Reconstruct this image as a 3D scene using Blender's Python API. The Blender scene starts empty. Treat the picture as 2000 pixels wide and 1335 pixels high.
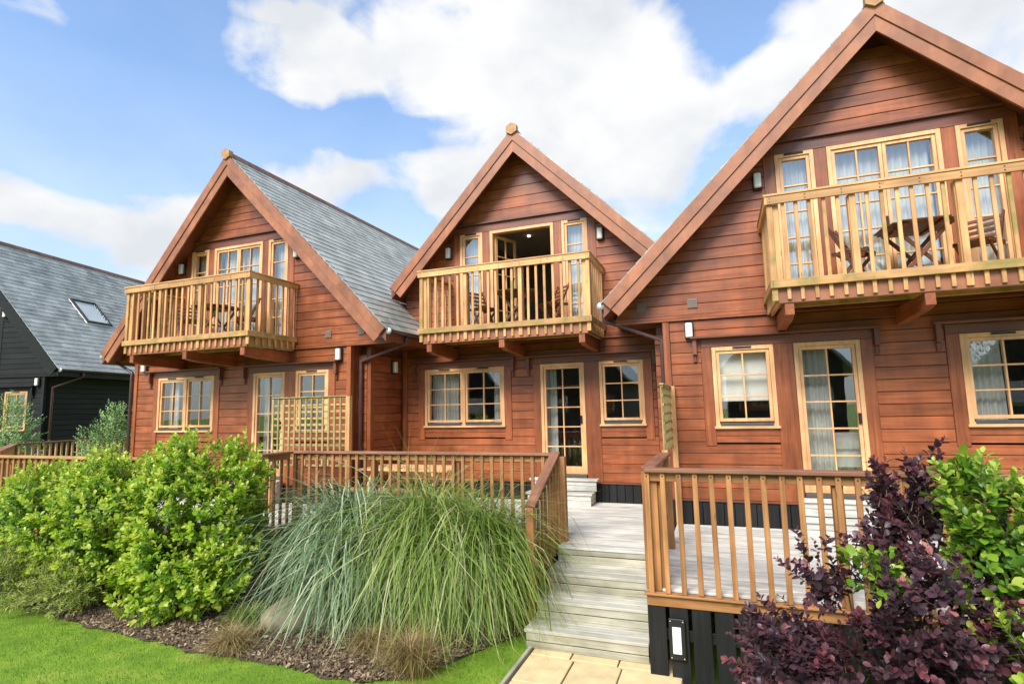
import bpy, bmesh, math, random
from mathutils import Vector, Matrix, Euler
from mathutils import noise as mnoise

random.seed(7)
scene = bpy.context.scene
COL = scene.collection
rad = math.radians

# ------------------------------------------------------------------ camera
PITCH, ROLL, YAW = rad(6.809), rad(-1.262), rad(-20.543)
fwd = Vector((math.sin(YAW) * math.cos(PITCH), math.cos(YAW) * math.cos(PITCH), math.sin(PITCH)))
r0 = Vector((math.cos(YAW), -math.sin(YAW), 0.0))
u0 = r0.cross(fwd)
c_, s_ = math.cos(ROLL), math.sin(ROLL)
RIGHT = c_ * r0 + s_ * u0
UP = -s_ * r0 + c_ * u0
FWD = fwd
cam_d = bpy.data.cameras.new('camera')
cam_d.sensor_width = 36.0
cam_d.lens = 1076.85 / 2000.0 * 36.0
cam_d.clip_end = 2000.0
cam = bpy.data.objects.new('camera', cam_d)
COL.objects.link(cam)
cam.matrix_world = Matrix(((RIGHT.x, UP.x, -FWD.x, 0), (RIGHT.y, UP.y, -FWD.y, 0),
                           (RIGHT.z, UP.z, -FWD.z, 0), (0, 0, 0, 1)))
scene.camera = cam

# ------------------------------------------------------------------ sun, sky, exposure
SUN_EL, SUN_AZ = rad(44), rad(190)      # azimuth clockwise from +Y; the sun stands behind the camera
to_sun = Vector((math.sin(SUN_AZ) * math.cos(SUN_EL), math.cos(SUN_AZ) * math.cos(SUN_EL), math.sin(SUN_EL)))
sd = bpy.data.lights.new('sun', 'SUN')
sd.energy = 2.25
sd.angle = rad(30)
sd.color = (1.0, 0.95, 0.87)
so = bpy.data.objects.new('sun', sd)
so.rotation_euler = (-to_sun).to_track_quat('-Z', 'Y').to_euler()
so.location = (0, 0, 40)
COL.objects.link(so)

world = bpy.data.worlds.new('World')
scene.world = world
world.use_nodes = True
wn, wl = world.node_tree.nodes, world.node_tree.links
wn.clear()


def wnode(t, **kw):
    n = wn.new(t)
    for k, v in kw.items():
        setattr(n, k, v)
    return n


def wmath(op, a, b=None, clamp=False):
    n = wn.new('ShaderNodeMath')
    n.operation = op
    n.use_clamp = clamp
    for i, v in enumerate((a, b)):
        if v is None:
            continue
        if isinstance(v, (int, float)):
            n.inputs[i].default_value = v
        else:
            wl.new(v, n.inputs[i])
    return n.outputs[0]


def wdot(a, vec):
    n = wn.new('ShaderNodeVectorMath')
    n.operation = 'DOT_PRODUCT'
    wl.new(a, n.inputs[0])
    n.inputs[1].default_value = vec
    return n.outputs['Value']


tc = wnode('ShaderNodeTexCoord')
DIR = tc.outputs['Generated']
sky = wnode('ShaderNodeTexSky', sky_type='NISHITA')
sky.sun_disc = False
sky.sun_elevation = SUN_EL
sky.sun_rotation = SUN_AZ
sky.air_density = 1.0
sky.dust_density = 0.6
sky.ozone_density = 1.6
# cloud field: billowy noise on the sky directions, plus the big cumulus banks where they stand in the sky
nz = wnode('ShaderNodeTexNoise')
nz.inputs['Scale'].default_value = 5.2
nz.inputs['Detail'].default_value = 9.0
nz.inputs['Roughness'].default_value = 0.57
nz.inputs['Distortion'].default_value = 0.25
mp = wnode('ShaderNodeMapping')
mp.inputs['Scale'].default_value = (1, 1, 1.5)
mp.inputs['Location'].default_value = (3.1, 0.4, 1.7)
wl.new(DIR, mp.inputs['Vector'])
wl.new(mp.outputs[0], nz.inputs['Vector'])
field = wmath('MULTIPLY', wmath('SUBTRACT', nz.outputs['Fac'], 0.46), 3.0)


def sky_dir(px, py):
    d = FWD + RIGHT * ((px - 1000) / 1076.85) - UP * ((py - 667.5) / 1076.85)
    return d.normalized()


# bank centre directions, angular half sizes (right, up) and strength; negative = open blue
BANKS = [
    ((1000, 60), .34, .15, .60), ((1130, 190), .27, .15, .62), ((1300, 200), .14, .13, .45), ((1180, 330), .22, .07, .45), ((900, 340), .17, .08, .60),
    ((560, 120), .13, .08, 1.15), ((130, 390), .26, .08, .72), ((560, 330), .15, .07, .62), ((20, 5), .08, .05, .8), ((260, 420), .2, .05, .4),
    ((1620, 60), .12, .07, .50), ((1900, 60), .20, .14, .70), ((1530, 170), .09, .06, .55), ((490, 5), .06, .02, .4), ((280, 520), .05, .03, .5),
    ((1330, 60), .12, .12, -.70), ((1440, 30), .10, .10, -.5), ((230, 150), .28, .18, -.70), ((60, 200), .22, .12, -.5), ((430, 250), .16, .06, -.4),
    ((1440, 340), .10, .12, -.55), ((380, 30), .14, .12, -.6), ((700, 235), .05, .06, -.8), ((850, 265), .10, .03, -.5), ((1080, 285), .05, .025, -.35), ((700, 60), .03, .05, -.4), ((1580, 90), .04, .03, -.4), ((740, 420), .1, .05, -.3), ((150, 490), .3, .04, -.4),
]
tot = field
for (pxy, a, b, w) in BANKS:
    di = sky_dir(*pxy)
    ri = di.cross(Vector((0, 0, 1))).normalized()
    ui = ri.cross(di)
    du = wmath('SUBTRACT', wdot(DIR, ri / a), di.dot(ri / a))
    dv = wmath('SUBTRACT', wdot(DIR, ui / b), di.dot(ui / b))
    r2 = wmath('ADD', wmath('MULTIPLY', du, du), wmath('MULTIPLY', dv, dv))
    front = wmath('GREATER_THAN', wdot(DIR, di), 0.0)
    val = wmath('MULTIPLY', wmath('MULTIPLY', wmath('SUBTRACT', 1.3, r2, clamp=True), w), front)
    tot = wmath('ADD', tot, val)
mr = wnode('ShaderNodeMapRange', interpolation_type='SMOOTHSTEP')
mr.inputs['From Min'].default_value = -0.10
mr.inputs['From Max'].default_value = 0.78
wl.new(tot, mr.inputs['Value'])
# thin veil low in the sky
sx = wnode('ShaderNodeSeparateXYZ')
wl.new(DIR, sx.inputs[0])
veil = wnode('ShaderNodeMapRange')
veil.inputs['From Min'].default_value = 0.05
veil.inputs['From Max'].default_value = 0.5
veil.inputs['To Min'].default_value = 0.78
veil.inputs['To Max'].default_value = 0.13
wl.new(sx.outputs['Z'], veil.inputs['Value'])
mask = wmath('MAXIMUM', mr.outputs[0], veil.outputs[0])
nz2 = wnode('ShaderNodeTexNoise')
nz2.inputs['Scale'].default_value = 6.0
nz2.inputs['Detail'].default_value = 5.0
wl.new(mp.outputs[0], nz2.inputs['Vector'])
cr = wnode('ShaderNodeValToRGB')
cr.color_ramp.elements[0].position = 0.32
cr.color_ramp.elements[0].color = (3.15, 3.3, 3.5, 1)
cr.color_ramp.elements[1].position = 0.6
cr.color_ramp.elements[1].color = (4.05, 4.07, 4.1, 1)
wl.new(nz2.outputs['Fac'], cr.inputs['Fac'])
tint = wnode('ShaderNodeMix', data_type='RGBA', blend_type='MULTIPLY')
tint.inputs['Factor'].default_value = 1.0
tint.inputs[7].default_value = (.88, 1.1, 1.24, 1)
wl.new(sky.outputs[0], tint.inputs[6])
mixs = wnode('ShaderNodeMix', data_type='RGBA')
wl.new(mask, mixs.inputs['Factor'])
wl.new(tint.outputs[2], mixs.inputs[6])
wl.new(cr.outputs[0], mixs.inputs[7])
bg = wnode('ShaderNodeBackground')
bg.inputs['Strength'].default_value = 0.1
wl.new(mixs.outputs[2], bg.inputs['Color'])
wo = wnode('ShaderNodeOutputWorld')
wl.new(bg.outputs[0], wo.inputs['Surface'])

vs = scene.view_settings
vs.view_transform = 'Standard'
vs.look = 'None'
vs.exposure = 1.3
vs.gamma = 1.0
scene.render.engine = 'CYCLES'
scene.cycles.use_denoising = True
scene.cycles.max_bounces = 7
scene.cycles.transparent_max_bounces = 12
scene.cycles.diffuse_bounces = 4
scene.cycles.glossy_bounces = 3
scene.cycles.caustics_reflective = False
scene.cycles.caustics_refractive = False

# ------------------------------------------------------------------ materials
MATS = {}


def new_mat(name):
    m = bpy.data.materials.new(name)
    m.use_nodes = True
    nt = m.node_tree
    nt.nodes.clear()
    out = nt.nodes.new('ShaderNodeOutputMaterial')
    MATS[name] = m
    return m, nt.nodes, nt.links, out


def principled(N, L, out, rough=.5, spec=.5):
    b = N.new('ShaderNodeBsdfPrincipled')
    b.inputs['Roughness'].default_value = rough
    b.inputs['Specular IOR Level'].default_value = spec
    L.new(b.outputs[0], out.inputs['Surface'])
    return b


def ramp(N, stops):
    r = N.new('ShaderNodeValToRGB')
    el = r.color_ramp.elements
    while len(el) < len(stops):
        el.new(0.5)
    for e, (p, c) in zip(el, stops):
        e.position = p
        e.color = (c[0], c[1], c[2], 1)
    return r


def wood(name, dark, light, axis='x', streak=0.0, rough=.5, coat=0.0, vary=.3, algae=0.0, bump=.25, spec=.5, stretch=.7, across=16, knot=.5):
    m, N, L, out = new_mat(name)
    b = principled(N, L, out, rough, spec)
    b.inputs['Coat Weight'].default_value = coat
    b.inputs['Coat Roughness'].default_value = .35
    t = N.new('ShaderNodeTexCoord')
    oi = N.new('ShaderNodeObjectInfo')
    sc = N.new('ShaderNodeVectorMath')
    sc.operation = 'SCALE'
    sc.inputs[0].default_value = (41, 17, 29)
    L.new(oi.outputs['Random'], sc.inputs['Scale'])
    ad = N.new('ShaderNodeVectorMath')
    ad.operation = 'ADD'
    L.new(t.outputs['Object'], ad.inputs[0])
    L.new(sc.outputs[0], ad.inputs[1])
    mpn = N.new('ShaderNodeMapping')
    s = [across, across, across]
    s['xyz'.index(axis)] = stretch
    mpn.inputs['Scale'].default_value = s
    L.new(ad.outputs[0], mpn.inputs[0])
    n = N.new('ShaderNodeTexNoise')
    n.inputs['Scale'].default_value = 1.6
    n.inputs['Detail'].default_value = 6
    n.inputs['Roughness'].default_value = .62
    n.inputs['Distortion'].default_value = .6
    L.new(mpn.outputs[0], n.inputs['Vector'])
    rp = ramp(N, [(.32, dark), (.68, light)])
    L.new(n.outputs['Fac'], rp.inputs['Fac'])
    col = rp.outputs[0]
    # blotchy stain and weathering
    n2 = N.new('ShaderNodeTexNoise')
    n2.inputs['Scale'].default_value = 2.3
    n2.inputs['Detail'].default_value = 5
    L.new(ad.outputs[0], n2.inputs['Vector'])
    mr_ = N.new('ShaderNodeMapRange')
    mr_.inputs['From Min'].default_value = .3
    mr_.inputs['From Max'].default_value = .7
    mr_.inputs['To Min'].default_value = .72
    mr_.inputs['To Max'].default_value = 1.2
    L.new(n2.outputs['Fac'], mr_.inputs['Value'])
    rv = N.new('ShaderNodeMapRange')
    rv.inputs['To Min'].default_value = 1 - vary * .6
    rv.inputs['To Max'].default_value = 1 + vary * .5
    L.new(oi.outputs['Random'], rv.inputs['Value'])
    mu = N.new('ShaderNodeMath')
    mu.operation = 'MULTIPLY'
    L.new(mr_.outputs[0], mu.inputs[0])
    L.new(rv.outputs[0], mu.inputs[1])
    vm = N.new('ShaderNodeVectorMath')
    vm.operation = 'SCALE'
    L.new(col, vm.inputs[0])
    L.new(mu.outputs[0], vm.inputs['Scale'])
    col = vm.outputs[0]
    if knot > 0:
        vo = N.new('ShaderNodeTexVoronoi')
        vo.inputs['Scale'].default_value = 1.0
        mk = N.new('ShaderNodeMapping')
        ks = [9, 9, 9]
        ks['xyz'.index(axis)] = 2.6
        mk.inputs['Scale'].default_value = ks
        L.new(ad.outputs[0], mk.inputs[0])
        L.new(mk.outputs[0], vo.inputs['Vector'])
        kr = ramp(N, [(.06, (1, 1, 1)), (.13, (0, 0, 0))])
        L.new(vo.outputs['Distance'], kr.inputs['Fac'])
        km = N.new('ShaderNodeMath')
        km.operation = 'MULTIPLY'
        km.inputs[1].default_value = knot
        L.new(kr.outputs[0], km.inputs[0])
        mk2 = N.new('ShaderNodeMix')
        mk2.data_type = 'RGBA'
        mk2.inputs[7].default_value = (dark[0] * .3, dark[1] * .3, dark[2] * .3, 1)
        L.new(km.outputs[0], mk2.inputs['Factor'])
        L.new(col, mk2.inputs[6])
        col = mk2.outputs[2]
    if streak > 0:
        gp = N.new('ShaderNodeNewGeometry')
        ms = N.new('ShaderNodeMapping')
        ms.inputs['Scale'].default_value = (2.6, 2.6, .35)
        L.new(gp.outputs['Position'], ms.inputs[0])
        ns_ = N.new('ShaderNodeTexNoise')
        ns_.inputs['Scale'].default_value = 1.5
        ns_.inputs['Detail'].default_value = 7
        ns_.inputs['Roughness'].default_value = .65
        L.new(ms.outputs[0], ns_.inputs['Vector'])
        sr = N.new('ShaderNodeMapRange')
        sr.inputs['From Min'].default_value = .35
        sr.inputs['From Max'].default_value = .68
        sr.inputs['To Min'].default_value = 1 - streak
        sr.inputs['To Max'].default_value = 1 + streak * .45
        L.new(ns_.outputs['Fac'], sr.inputs['Value'])
        vs_ = N.new('ShaderNodeVectorMath')
        vs_.operation = 'SCALE'
        L.new(col, vs_.inputs[0])
        L.new(sr.outputs[0], vs_.inputs['Scale'])
        col = vs_.outputs[0]
    if algae > 0:
        n3 = N.new('ShaderNodeTexNoise')
        n3.inputs['Scale'].default_value = 4.5
        n3.inputs['Detail'].default_value = 7
        L.new(ad.outputs[0], n3.inputs['Vector'])
        ar = ramp(N, [(.46, (0, 0, 0)), (.66, (algae, algae, algae))])
        L.new(n3.outputs['Fac'], ar.inputs['Fac'])
        mx = N.new('ShaderNodeMix')
        mx.data_type = 'RGBA'
        mx.inputs[7].default_value = (.19, .19, .035, 1)
        L.new(ar.outputs[0], mx.inputs['Factor'])
        L.new(col, mx.inputs[6])
        col = mx.outputs[2]
    L.new(col, b.inputs['Base Color'])
    bp = N.new('ShaderNodeBump')
    bp.inputs['Strength'].default_value = bump
    bp.inputs['Distance'].default_value = .004
    L.new(n.outputs['Fac'], bp.inputs['Height'])
    L.new(bp.outputs[0], b.inputs['Normal'])
    rr = N.new('ShaderNodeMapRange')
    rr.inputs['To Min'].default_value = max(.05, rough - .12)
    rr.inputs['To Max'].default_value = rough + .15
    L.new(n2.outputs['Fac'], rr.inputs['Value'])
    L.new(rr.outputs[0], b.inputs['Roughness'])
    return m


for ax in 'xyz':
    wood('siding_' + ax, (.235, .056, .016), (.41, .118, .036), ax, rough=.42, coat=.06, vary=.20, streak=.24)
    wood('barge_' + ax, (.31, .105, .045), (.40, .150, .068), ax, rough=.5, coat=.05, vary=.12, knot=0, stretch=2.5, across=2.5, bump=.05, streak=.2)
    wood('trim_' + ax, (.13, .036, .017), (.22, .066, .030), ax, rough=.42, coat=.15, vary=.2, knot=.3)
    wood('pine_' + ax, (.70, .345, .135), (.84, .49, .235), ax, rough=.42, coat=.15, vary=.12, knot=.2)
    wood('rail_' + ax, (.52, .24, .080), (.72, .40, .165), ax, rough=.55, vary=.35, knot=.6)
    wood('mossy_' + ax, (.48, .23, .080), (.64, .365, .145), ax, rough=.65, vary=.3, algae=.7)
    wood('fence_' + ax, (.28, .115, .034), (.44, .21, .075), ax, rough=.55, vary=.45, knot=.5)
    wood('cap_' + ax, (.20, .082, .042), (.33, .15, .082), ax, rough=.5, vary=.3, knot=.3)
    wood('deck_' + ax, (.46, .43, .37), (.68, .655, .58), ax, rough=.7, vary=.18, knot=.25)
    wood('step_' + ax, (.38, .35, .28), (.58, .55, .46), ax, rough=.72, vary=.2, knot=.3, algae=.15)
    wood('tread_' + ax, (.30, .27, .19), (.50, .47, .37), ax, rough=.72, vary=.3, knot=.3, algae=.25)
    wood('black_' + ax, (.006, .006, .006), (.018, .0175, .017), ax, rough=.62, vary=.5, knot=.2, spec=.3)
    wood('teak_' + ax, (.10, .032, .012), (.22, .075, .028), ax, rough=.45, vary=.4, knot=.2)
    wood('trellis_' + ax, (.36, .24, .08), (.52, .38, .16), ax, rough=.7, vary=.4, algae=.6)


def plain(name, col, rough=.5, metal=0.0, noise=.15, scale=8.0, bump=0.0, spec=.5, randomv=0.0):
    m, N, L, out = new_mat(name)
    b = principled(N, L, out, rough, spec)
    b.inputs['Metallic'].default_value = metal
    t = N.new('ShaderNodeTexCoord')
    n = N.new('ShaderNodeTexNoise')
    n.inputs['Scale'].default_value = scale
    n.inputs['Detail'].default_value = 6
    L.new(t.outputs['Object'], n.inputs['Vector'])
    lo = [c * (1 - noise) for c in col]
    hi = [min(1, c * (1 + noise)) for c in col]
    rp = ramp(N, [(.3, lo), (.7, hi)])
    L.new(n.outputs['Fac'], rp.inputs['Fac'])
    cc = rp.outputs[0]
    if randomv:
        oi = N.new('ShaderNodeObjectInfo')
        rv = N.new('ShaderNodeMapRange')
        rv.inputs['To Min'].default_value = 1 - randomv
        rv.inputs['To Max'].default_value = 1 + randomv
        L.new(oi.outputs['Random'], rv.inputs['Value'])
        vm = N.new('ShaderNodeVectorMath')
        vm.operation = 'SCALE'
        L.new(cc, vm.inputs[0])
        L.new(rv.outputs[0], vm.inputs['Scale'])
        cc = vm.outputs[0]
    L.new(cc, b.inputs['Base Color'])
    if bump:
        bp = N.new('ShaderNodeBump')
        bp.inputs['Strength'].default_value = bump
        bp.inputs['Distance'].default_value = .01
        L.new(n.outputs['Fac'], bp.inputs['Height'])
        L.new(bp.outputs[0], b.inputs['Normal'])
    return m


plain('pipe', (.085, .042, .040), .28, noise=.1)
plain('black_metal', (.012, .012, .013), .4)
plain('dark_slot', (.02, .014, .01), .6)
plain('weather_bar', (.075, .065, .055), .45)
plain('lens', (.78, .78, .74), .35, noise=.05)
plain('vent', (.20, .14, .11), .6)
plain('interior', (.30, .25, .20), .8, noise=.08)
plain('linen_and_glare', (.84, .82, .76), .9, noise=.05)  # white cloth, also the painted sky glare under the roof window pane
plain('ridge', (.19, .095, .06), .65, noise=.3, scale=5, randomv=.2)
plain('ridge_end', (.42, .22, .085), .6, noise=.25, scale=14)
plain('stone', (.23, .19, .115), .85, noise=.4, scale=7, bump=.8)
plain('slab', (.62, .48, .25), .75, noise=.16, scale=5, bump=.25, randomv=.1)
plain('joint_sand', (.22, .17, .11), .9)
plain('bark', (.10, .065, .042), .9, noise=.4, scale=20, bump=.5)
plain('galv', (.55, .56, .56), .35, metal=.2)

# slates
m, N, L, out = new_mat('slate')
b = principled(N, L, out, .34, .6)
t = N.new('ShaderNodeNewGeometry')
vo = N.new('ShaderNodeTexNoise')
vo.inputs['Scale'].default_value = 2.2
vo.inputs['Detail'].default_value = 8
L.new(t.outputs['Position'], vo.inputs['Vector'])
rp = ramp(N, [(.3, (.23, .24, .215)), (.7, (.40, .41, .37))])
L.new(vo.outputs['Fac'], rp.inputs['Fac'])
rn = N.new('ShaderNodeMapRange')
rn.inputs['To Min'].default_value = .72
rn.inputs['To Max'].default_value = 1.2
L.new(t.outputs['Random Per Island'], rn.inputs['Value'])
oi = N.new('ShaderNodeObjectInfo')
rn2 = N.new('ShaderNodeMapRange')
rn2.inputs['To Min'].default_value = .8
rn2.inputs['To Max'].default_value = 1.15
L.new(oi.outputs['Random'], rn2.inputs['Value'])
vm = N.new('ShaderNodeVectorMath')
vm.operation = 'SCALE'
L.new(rp.outputs[0], vm.inputs[0])
L.new(rn.outputs[0], vm.inputs['Scale'])
vm2 = N.new('ShaderNodeVectorMath')
vm2.operation = 'SCALE'
L.new(vm.outputs[0], vm2.inputs[0])
L.new(rn2.outputs[0], vm2.inputs['Scale'])
L.new(vm2.outputs[0], b.inputs['Base Color'])
bp = N.new('ShaderNodeBump')
bp.inputs['Strength'].default_value = .35
bp.inputs['Distance'].default_value = .006
n3 = N.new('ShaderNodeTexNoise')
n3.inputs['Scale'].default_value = 30
L.new(t.outputs['Position'], n3.inputs['Vector'])
L.new(n3.outputs['Fac'], bp.inputs['Height'])
L.new(bp.outputs[0], b.inputs['Normal'])

# glass: thin panes, clear with a real mirror share
m, N, L, out = new_mat('glass')
tr = N.new('ShaderNodeBsdfTransparent')
tr.inputs[0].default_value = (.97, .985, .975, 1)
gl = N.new('ShaderNodeBsdfGlossy')
gl.inputs['Roughness'].default_value = .0
gl.inputs['Color'].default_value = (.95, .97, 1, 1)
lwt = N.new('ShaderNodeLayerWeight')
lwt.inputs['Blend'].default_value = .5
pw_ = N.new('ShaderNodeMath')
pw_.operation = 'POWER'
pw_.inputs[1].default_value = 5
L.new(lwt.outputs['Facing'], pw_.inputs[0])
fr = N.new('ShaderNodeMapRange')
fr.inputs['To Min'].default_value = .12
fr.inputs['To Max'].default_value = .9
L.new(pw_.outputs[0], fr.inputs['Value'])
nb = N.new('ShaderNodeTexNoise')
nb.inputs['Scale'].default_value = 1.6
tcn = N.new('ShaderNodeTexCoord')
L.new(tcn.outputs['Object'], nb.inputs['Vector'])
bpn = N.new('ShaderNodeBump')
bpn.inputs['Strength'].default_value = .05
bpn.inputs['Distance'].default_value = .02
L.new(nb.outputs['Fac'], bpn.inputs['Height'])
L.new(bpn.outputs[0], gl.inputs['Normal'])
mx = N.new('ShaderNodeMixShader')
L.new(fr.outputs[0], mx.inputs[0])
L.new(tr.outputs[0], mx.inputs[1])
L.new(gl.outputs[0], mx.inputs[2])
L.new(mx.outputs[0], out.inputs['Surface'])

# curtain cloth
m, N, L, out = new_mat('curtain')
d1 = N.new('ShaderNodeBsdfDiffuse')
d1.inputs[0].default_value = (.86, .84, .77, 1)
d2 = N.new('ShaderNodeBsdfTranslucent')
d2.inputs[0].default_value = (.86, .84, .78, 1)
mx = N.new('ShaderNodeMixShader')
mx.inputs[0].default_value = .35
L.new(d1.outputs[0], mx.inputs[1])
L.new(d2.outputs[0], mx.inputs[2])
L.new(mx.outputs[0], out.inputs['Surface'])

m, N, L, out = new_mat('lamp_glow')
em = N.new('ShaderNodeEmission')
em.inputs[0].default_value = (1, .86, .66, 1)
em.inputs[1].default_value = 2.2
L.new(em.outputs[0], out.inputs['Surface'])


def leafmat(name, stops, rough=.35, trans=.3, spec=.5):
    """leaf colour follows the leaf's own age/tint attribute"""
    m, N, L, out = new_mat(name)
    b = N.new('ShaderNodeBsdfPrincipled')
    b.inputs['Roughness'].default_value = rough
    b.inputs['Specular IOR Level'].default_value = spec
    a = N.new('ShaderNodeAttribute')
    a.attribute_name = 'tint'
    rp = ramp(N, stops)
    L.new(a.outputs['Fac'], rp.inputs['Fac'])
    L.new(rp.outputs[0], b.inputs['Base Color'])
    tl = N.new('ShaderNodeBsdfTranslucent')
    L.new(rp.outputs[0], tl.inputs[0])
    mx = N.new('ShaderNodeMixShader')
    mx.inputs[0].default_value = trans
    L.new(b.outputs[0], mx.inputs[1])
    L.new(tl.outputs[0], mx.inputs[2])
    L.new(mx.outputs[0], out.inputs['Surface'])
    return m


leafmat('griselinia', [(0, (.07, .17, .016)), (.4, (.20, .37, .025)), (.7, (.41, .55, .04)), (1, (.64, .68, .11))], .33, .42)
leafmat('cotinus', [(0, (.036, .019, .025)), (.5, (.088, .036, .047)), (.85, (.19, .046, .058)), (1, (.42, .16, .14))], .42, .2)
leafmat('griselinia_soft', [(0, (.055, .14, .016)), (.4, (.15, .30, .025)), (.7, (.32, .45, .04)), (1, (.54, .60, .11))], .36, .38)
leafmat('feathery', [(0, (.11, .18, .03)), (.6, (.30, .37, .06)), (1, (.52, .54, .13))], .5, .3)
leafmat('silver_leaf', [(0, (.13, .26, .06)), (.6, (.28, .44, .13)), (1, (.50, .64, .30))], .5, .25)
leafmat('blade_blue', [(0, (.07, .13, .05)), (.5, (.18, .27, .12)), (.85, (.36, .46, .26)), (1, (.56, .58, .38))], .45, .3)
leafmat('blade_green', [(0, (.07, .13, .02)), (.5, (.19, .29, .045)), (.85, (.38, .47, .10)), (1, (.56, .52, .26))], .45, .35)
leafmat('straw', [(0, (.16, .11, .035)), (.6, (.38, .26, .10)), (1, (.60, .46, .22))], .6, .3)
leafmat('lawn_blade', [(0, (.10, .20, .016)), (.6, (.22, .36, .028)), (1, (.44, .48, .09))], .5, .35)
leafmat('dead_leaf', [(0, (.22, .13, .05)), (1, (.62, .52, .30))], .6, .2)
leafmat('chip', [(0, (.055, .034, .016)), (.6, (.17, .11, .058)), (1, (.38, .28, .17))], .85, 0.0)
leafmat('tree_leaf', [(0, (.03, .06, .015)), (1, (.09, .15, .03))], .5, .3)

# lawn, soil, ground sheets
m, N, L, out = new_mat('lawn')
b = principled(N, L, out, .8, .2)
t = N.new('ShaderNodeNewGeometry')
n = N.new('ShaderNodeTexNoise')
n.inputs['Scale'].default_value = 3
n.inputs['Detail'].default_value = 8
L.new(t.outputs['Position'], n.inputs['Vector'])
n_f = N.new('ShaderNodeTexNoise')
n_f.inputs['Scale'].default_value = 90
n_f.inputs['Detail'].default_value = 3
L.new(t.outputs['Position'], n_f.inputs['Vector'])
rp = ramp(N, [(.3, (.12, .22, .018)), (.55, (.20, .32, .028)), (.75, (.30, .36, .05))])
L.new(n.outputs['Fac'], rp.inputs['Fac'])
L.new(rp.outputs[0], b.inputs['Base Color'])
bp = N.new('ShaderNodeBump')
bp.inputs['Strength'].default_value = .9
bp.inputs['Distance'].default_value = .02
L.new(n_f.outputs['Fac'], bp.inputs['Height'])
L.new(bp.outputs[0], b.inputs['Normal'])
plain('soil', (.075, .050, .030), .95, noise=.5, scale=25, bump=1.0)

# ------------------------------------------------------------------ mesh helpers
ORG = {}
MESHC = {}


def mesh_obj(name, verts, faces, mat, loc=(0, 0, 0), parent=None, smooth=False):
    me = bpy.data.meshes.new(name)
    me.from_pydata(verts, [], faces)
    if mat:
        me.materials.append(MATS[mat])
    if smooth:
        for p in me.polygons:
            p.use_smooth = True
    me.update()
    return put(name, me, loc, parent)


def put(name, me, loc, parent=None, rot=None):
    o = bpy.data.objects.new(name, me)
    COL.objects.link(o)
    loc = Vector(loc)
    ORG[o] = loc
    if parent is not None:
        o.parent = parent
        o.location = loc - ORG[parent]
    else:
        o.location = loc
    if rot is not None:
        o.rotation_euler = rot if not isinstance(rot, Matrix) else rot.to_euler()
    return o


def thing(name, label, cat, loc=(0, 0, 0), rotz=0.0, group=None, local=False):
    o = bpy.data.objects.new(name, None)
    o.empty_display_size = .2
    COL.objects.link(o)
    o.location = loc
    o.rotation_euler = (0, 0, rotz)
    ORG[o] = Vector((0, 0, 0)) if local else Vector(loc)
    return tag(o, label, cat, group)


def tag(o, label, cat, group=None):
    o['label'] = label
    o['category'] = cat
    if group:
        o['group'] = group
    return o


def orient(vs, fs):
    """wind the faces of a convex solid outwards"""
    c = Vector((0, 0, 0))
    for v in vs:
        c += Vector(v)
    c /= len(vs)
    res = []
    for f in fs:
        p = [Vector(vs[i]) for i in f]
        nrm = (p[1] - p[0]).cross(p[2] - p[0])
        if nrm.dot(p[0] - c) < 0:
            f = tuple(reversed(f))
        res.append(tuple(f))
    return res


def cbox_data(sx, sy, sz, c):
    h = (sx / 2, sy / 2, sz / 2)
    c = min(c, min(h) * .45)
    vs, idx = [], {}
    for a in (-1, 1):
        for b_ in (-1, 1):
            for d in (-1, 1):
                s = (a, b_, d)
                for ax in range(3):
                    idx[(a, b_, d, ax)] = len(vs)
                    vs.append(tuple(s[k] * (h[k] if k == ax else h[k] - c) for k in range(3)))
    fs = []
    S = (-1, 1)
    for a in S:
        fs.append((idx[(a, -1, -1, 0)], idx[(a, 1, -1, 0)], idx[(a, 1, 1, 0)], idx[(a, -1, 1, 0)]))
        fs.append((idx[(-1, a, -1, 1)], idx[(1, a, -1, 1)], idx[(1, a, 1, 1)], idx[(-1, a, 1, 1)]))
        fs.append((idx[(-1, -1, a, 2)], idx[(1, -1, a, 2)], idx[(1, 1, a, 2)], idx[(-1, 1, a, 2)]))
        for b_ in S:
            fs.append((idx[(a, b_, -1, 0)], idx[(a, b_, 1, 0)], idx[(a, b_, 1, 1)], idx[(a, b_, -1, 1)]))
            fs.append((idx[(a, -1, b_, 0)], idx[(a, 1, b_, 0)], idx[(a, 1, b_, 2)], idx[(a, -1, b_, 2)]))
            fs.append((idx[(-1, a, b_, 1)], idx[(1, a, b_, 1)], idx[(1, a, b_, 2)], idx[(-1, a, b_, 2)]))
            for d in S:
                fs.append((idx[(a, b_, d, 0)], idx[(a, b_, d, 1)], idx[(a, b_, d, 2)]))
    return vs, orient(vs, fs)


def cbox(name, center, size, mat, parent=None, c=.004, rot=None):
    key = (round(size[0], 4), round(size[1], 4), round(size[2], 4), c, mat)
    me = MESHC.get(key)
    if me is None:
        vs, fs = cbox_data(*size, c)
        me = bpy.data.meshes.new(name)
        me.from_pydata(vs, [], fs)
        me.materials.append(MATS[mat])
        me.update()
        MESHC[key] = me
    return put(name, me, center, parent, rot)


def bx(name, x0, x1, y0, y1, z0, z1, mat, parent=None, c=.004):
    return cbox(name, ((x0 + x1) / 2, (y0 + y1) / 2, (z0 + z1) / 2), (abs(x1 - x0), abs(y1 - y0), abs(z1 - z0)), mat, parent, c)


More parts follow.
